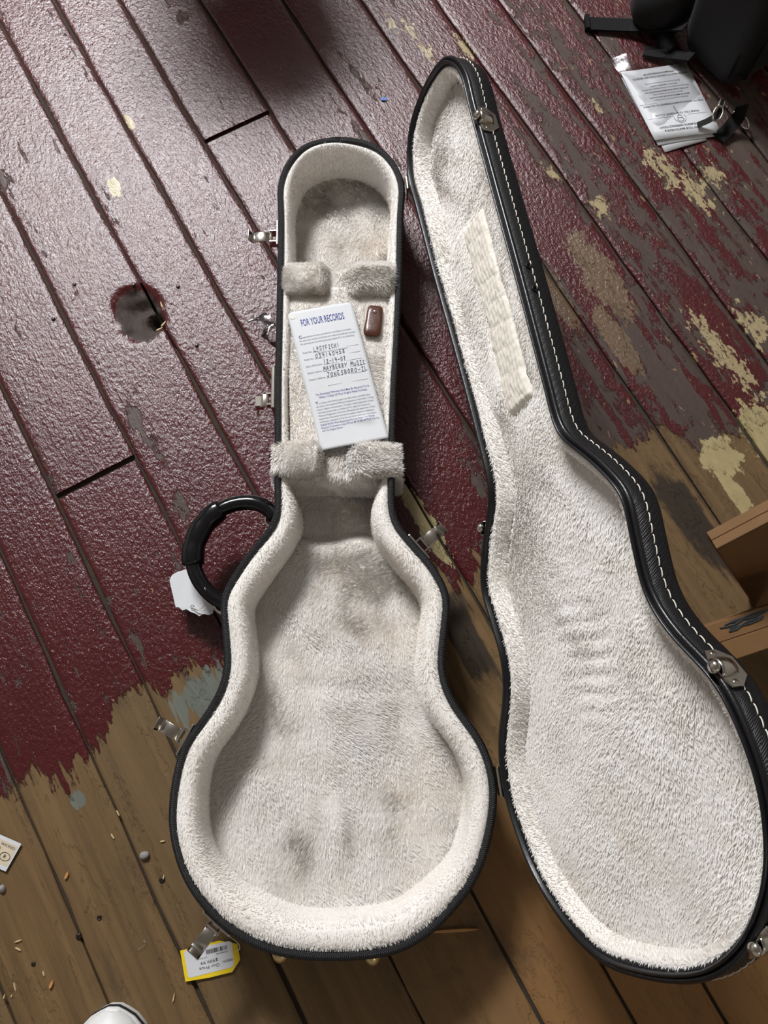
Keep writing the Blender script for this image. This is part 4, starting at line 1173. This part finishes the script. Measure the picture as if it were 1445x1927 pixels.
# bundled strap and a black fabric lump behind the strap
g = Geo(); g.tube(spl([at(1262, 98, .012), at(1252, 84, .016), at(1252, 66, .020), at(1262, 48, .024), at(1285, 35, .03)], 20), np.linspace(.012, .014, 20), 12); g.obj('rolled_strap', M_WEB, bag, True)
g = Geo(); g.ball(at(1250, 2, .045), (.055, .045, .05), 16); g.obj('fabric_lump', M_FAB, bag, True)

# ------------------------------------------------------------------ cartons
def cardboard():
    t = T('brown_corrugated_board'); o = t.obj()
    c = t.mix(t.noise(o, 25, 4), (.165, .085, .033), (.225, .12, .050)); c = t.mix(t.math('MULTIPLY', t.noise(t.mapv(o, (4, 300, 4)), 1.0, 2), .25), c, (.15, .08, .035))
    return t.done(t.bsdf(c, .75, 0, t.bump(t.noise(o, 200, 3), .2, .0006), .3))
M_BOARD = cardboard()
M_PENK = simple('marker_ink', (.035, .042, .045), .5)
def carton(name, o, ex, ey, ez, label, scrib=False):
    """o: a top corner; ex, ey run along the top; ez runs down"""
    rt = thing(name, (o + ez + (ex + ey) / 2), label, 'cardboard box')
    g = Geo(); P = [o, o + ex, o + ex + ey, o + ey]; g.loft([P, [p + ez for p in P]], cap0=True, cap1=True)
    b = g.obj('body', M_BOARD, rt); bevel_mod(b, .004, 3)
    n = np.cross(ex, ey); n /= np.linalg.norm(n); n = n if n[2] > 0 else -n
    # flaps meet along the middle of the top
    g = Geo(); q0 = o + ex * .01 + ey * .01
    for a0, a1 in ((.01, .495), (.505, .99)):
        p = [o + ex * .004 + ey * a0, o + ex * .996 + ey * a0, o + ex * .996 + ey * a1, o + ex * .004 + ey * a1]
        f = Geo(); f.loft([np.array(p), np.array(p) + n * .003], cap0=True, cap1=True); bevel_mod(f.obj('flap', M_BOARD, rt), .001)
    return rt, n
# lower carton standing flat
za = .16
c0 = at(1318, 1180, za); c1 = at(1445, 1138, za); ex = c1 - c0; ex = ex / np.linalg.norm(ex) * .14; eyd = np.array([ex[1], -ex[0], 0]) / .14
c2 = at(1388, 1240, za)
dep = abs((c2 - c0) @ eyd)
bx1, n1 = carton('cardboard_box', c0, ex, eyd * dep, np.array([0, 0, -za + .0005]), 'brown cardboard box with marker scribble on top, beside the lid')
g = Geo(); rb = random.Random(3)
a0 = at(1352, 1186, za + .0036); a1 = at(1432, 1158, za + .0036)
for k in range(7):
    off = np.array([rb.uniform(-.006, .006), rb.uniform(-.005, .005), 0]); t0 = rb.uniform(0, .25); t1 = rb.uniform(.75, 1.15)
    pp = [a0 + (a1 - a0) * (t0 + (t1 - t0) * i / 5) + off + np.array([0, rb.uniform(-.0015, .0015), 0]) for i in range(6)]
    g.tube(pp, .0010, 4)
g.obj('marker_scribble', M_PENK, bx1)
# upper carton tipped over on its edge
P0 = at(1347, 1036, .22); Pb = at(1425, 1150, .0015); Pf = at(1445, 985, .2472)
ez = Pb - P0; ex = Pf - P0; ex -= ez * (ex @ ez) / (ez @ ez); ex = ex / np.linalg.norm(ex) * .34
ey = np.cross(ez, ex); ey = ey / np.linalg.norm(ey)
if ey @ np.array([0, 0, 1.0]) < 0: pass
if ey[1] < 0: ey = -ey
print('tipped', P0, ex, ey, ez)
bx2, n2 = carton('cardboard_box', P0, ex, ey * .024, ez, 'brown cardboard box tipped on its edge behind the scribbled box')

# ------------------------------------------------------------------ shoe
M_RUB = simple('white_rubber', (.72, .72, .71), .45, var=.05, scale=30)
M_CANV = simple('off_white_canvas', (.62, .62, .62), .8, var=.08, bump=.5, bscale=600)
M_STRIPE = simple('dark_stripe', (.015, .017, .022), .5)
tip = at(220, 1897, .025)
shoe = thing('sneaker', (tip[0] - .004, tip[1] - .14, 0), 'white rubber toe cap sneaker with dark stripe on the bare boards', 'shoe')
def foot(s):  # half widths along the shoe, s from toe
    return float(np.interp(s, [0, .008, .022, .05, .09, .14, .19, .24, .275, .288], [.006, .024, .038, .048, .051, .044, .036, .036, .028, .006]))
def shoe_rows(zlo, zhi, grow, top=None):
    ss = [0, .004, .010, .022, .05, .09, .14, .19, .24, .27, .288]; ring = []
    for s in ss: ring.append((s, foot(s) + grow))
    outl = [(tip[0] - .006 + w, tip[1] + grow - s) for s, w in ring] + [(tip[0] - .006 - w, tip[1] + grow - s) for s, w in ring[::-1]]
    return outl
o0 = shoe_rows(0, 0, .0); 
g = Geo(); g.loft([[(x, y, z) for x, y in o0] for z in (.0, .026)], cap0=True, cap1=True); sole = bevel_mod(g.obj('sole', M_RUB, shoe, True), .004)
def ringz(ins, z): 
    c = np.array([tip[0] - .006, tip[1] - .14]); q = np.array(o0); 
    return [(*(c + (p - c) * (1 - ins / np.array([.05, .144]))), z) for p in q]
g = Geo(); g.loft([ringz(-.0008, .0135), ringz(-.0012, .0150), ringz(-.0012, .0185), ringz(-.0008, .020)]); g.obj('sole_stripe', M_STRIPE, sole, True)
g = Geo()
hts = lambda s: float(np.interp(s, [0, .01, .03, .07, .10, .15, .20, .288], [.030, .040, .050, .056, .066, .095, .105, .110]))
rows = []
for s in (.005, .012, .025, .045, .07, .10, .14, .19, .24, .275):
    w = foot(s) - .003; h = hts(s)
    rows.append([(tip[0] - .006 + w * math.cos(a) * (1 if math.sin(a) < .5 else .96), tip[1] - s, .022 + (h - .022) * max(0, math.sin(a)) ** .7) for a in np.linspace(0, math.pi, 15)])
g.loft(rows, closed=False); up = g.obj('upper', M_CANV, shoe, True)
g = Geo(); rows = []
for s in (.002, .005, .010, .018, .028, .040, .050):
    w = foot(s) - .0015; h = hts(s) + .0015
    rows.append([(tip[0] - .006 + w * math.cos(a), tip[1] - s, .020 + (h - .020) * max(0, math.sin(a)) ** .7) for a in np.linspace(0, math.pi, 15)])
g.loft(rows, closed=False); g.obj('toe_cap', M_RUB, shoe, True)
g = Geo(); g.tube([(tip[0] - .006 + (foot(.020) + .0005) * math.cos(a), tip[1] - .018 - .016 * (1 - math.sin(a)) , .021 + (hts(.020) - .019) * max(0, math.sin(a)) ** .7) for a in np.linspace(.1, math.pi - .1, 25)], .0018, 8); g.obj('toe_stripe', M_STRIPE, up, True)

# ------------------------------------------------------------------ unseen seat on legs, added ahead to shade the boards
M_SHADE_STOOL = simple('shade_stool_wood', (.05, .028, .016), .45, var=.2)
sc = np.array([-.35, 1.45, 0])
shade_stool = thing('shade_stool', sc, 'dark round seat on legs, added out of view to shade the red boards', 'shade_stool')
g = Geo(); g.loft([[(sc[0] + r * math.cos(a), sc[1] + r * math.sin(a), z) for a in np.linspace(0, 6.283, 32, endpoint=False)] for r, z in ((.15, .435), (.165, .44), (.168, .455), (.160, .466), (.10, .468))], cap0=True, cap1=True); g.obj('seat', M_SHADE_STOOL, shade_stool, True)
for k in range(4):
    a = math.pi / 4 + k * math.pi / 2
    g = Geo(); g.tube([sc + [.17 * math.cos(a), .17 * math.sin(a), 0], sc + [.10 * math.cos(a), .10 * math.sin(a), .437]], [.013, .015], 10); g.obj('leg', M_SHADE_STOOL, shade_stool, True)

# ------------------------------------------------------------------ small litter on the boards
M_SPL = simple('pale_splinter', (.62, .46, .26), .7, var=.15)
M_LINT = simple('grey_lint', (.27, .26, .25), .9, var=.3, bump=.6, bscale=900)
M_NAIL = simple('dark_nail_steel', (.05, .04, .035), .35, .8, var=.3)
M_ORNG = simple('orange_seed_husk', (.52, .26, .09), .6)
def splinter(px, py, L, ang, label, m=M_SPL, w=.0009):
    c = at(px, py, .0022); d = np.array([math.cos(ang), math.sin(ang), 0]); n = np.array([-d[1], d[0], 0])
    g = Geo(); g.loft([[c + d * s + n * w * k * a + np.array([0, 0, b * w]) for a, b in ((-1, -1), (1, -1), (.8, 1), (-.8, 1))] for s, k in ((-L / 2, .4), (-L / 4, 1), (L / 4, .9), (L / 2, .2))], cap0=True, cap1=True)
    o = g.obj('wood_splinter', m); tag(o, label, 'splinter', 'splinters on the bare boards'); return o
LS = 'tiny pale wood splinter lying on the bare brown boards'
for px, py, L, a in ((34, 1771, .009, .3), (34, 1786, .008, -.45), (28, 1857, .010, -1.2), (82, 1832, .006, -1.1), (8, 1875, .005, 1.4), (22, 1874, .003, 1.2), (212, 1574, .008, -.9), (222, 1530, .008, -1.0), (306, 1583, .006, .1), (327, 1877, .010, 1.4), (308, 1650, .006, 1.4)):
    splinter(px, py, L, a, LS)
splinter(855, 1751, .060, .05, 'long thin reddish wood splinter poking out from under the case', M_ORNG, .0022)
for px, py, a in ((126, 1647, 1.2), (97, 1852, 1.2)):
    o = splinter(px, py, .009, a, 'small orange husk lying on the bare brown boards', M_ORNG, .0020); o.name = 'seed_husk'; o['category'] = 'husk'; o['group'] = 'orange husks on the boards'
def blob(name, px, py, r, m, label, cat, grp=None, seed=1, z=None):
    c = at(px, py, (r * .5 if z is None else z) + .001); g = Geo(); g.ball(c, (r, r * .9, r * .75), 14)
    rr_ = np.random.default_rng(seed)
    v = np.array(g.v); dv = v - c; v = c + dv * (1 + .22 * wav(dv[:, 0] * 1.0, dv[:, 1] + dv[:, 2], 2.2 / r, seed))[:, None]; g.v = list(v)
    o = g.obj(name, m, None, True); tag(o, label, cat, grp); return o
blob('lint_ball', 271, 1609, .0055, M_LINT, 'grey fluffy lint ball at a board seam', 'lint', None, 2)
blob('lint_ball', 3, 1672, .0050, M_LINT, 'pale lint ball on the boards near the cream label', 'lint', None, 4)
def nail(px, py, r, label, ring=False):
    c = at(px, py, .0012); g = Geo()
    g.loft([[c + np.array([r * k * math.cos(a), r * k * math.sin(a), z]) for a in np.linspace(0, 6.283, 14, endpoint=False)] for k, z in ((1, -.002), (1, .0006), (.75, .0012), (.55, .0004 if ring else .0014))], cap0=True, cap1=True)
    o = g.obj('nail_head', M_NAIL, None, True); tag(o, label, 'nail', 'nails in the floor boards')
nail(187, 1727, .0032, 'ring shaped nail head sunk in a bare brown board', True)
nail(148, 1762, .0036, 'dark round nail head at the edge of a brown board seam')
nail(305, 1656, .0040, 'shiny dark tack on the bare boards near the case')
nail(63, 1814, .0028, 'small dark nail head on the widest bare board')
for px, py in ((251, 536), (335, 539), (370, 650), (100, 600), (140, 535)):
    nail(px, py, .0028, 'small paint covered nail head near the rotten knot')
M_BLUE = simple('blue_scrap', (.10, .22, .65), .5)
c = at(722, 187, .002); g = Geo(); g.loft([[c + np.array(v) for v in ((-.005, -.002, 0), (.004, -.003, 0), (.005, .002, .001), (-.003, .003, .001))], [c + np.array(v) + [0, 0, .001] for v in ((-.005, -.002, 0), (.004, -.003, 0), (.005, .002, .001), (-.003, .003, .001))]], cap0=True, cap1=True)
tag(g.obj('paper_scrap', M_BLUE), 'tiny bright blue scrap on the red boards between base and lid', 'scrap')
M_CLEAR = simple('clear_bead', (.5, .5, .5), .1)
g = Geo(); g.tube(spl([at(257, 1788, .002), at(265, 1784, .004), at(273, 1778, .004), at(276, 1772, .003), at(268, 1770, .002)], 16), .0010, 6)
tag(g.obj('plastic_loop', M_FILM, None, True), 'clear plastic tag loop lying on a bare brown board', 'plastic loop')
# litter caught in the knot and the seams
for k, (px, py, a) in enumerate(((302, 570, 1.9), (306, 606, .9), (312, 612, 1.6), (298, 616, .5))):
    o = splinter(px, py, .011, a, 'pale straw splinter caught in the rotten knot hole', M_SPL, .0012); o.location.z = -.006; o['group'] = 'straw in the knot hole'
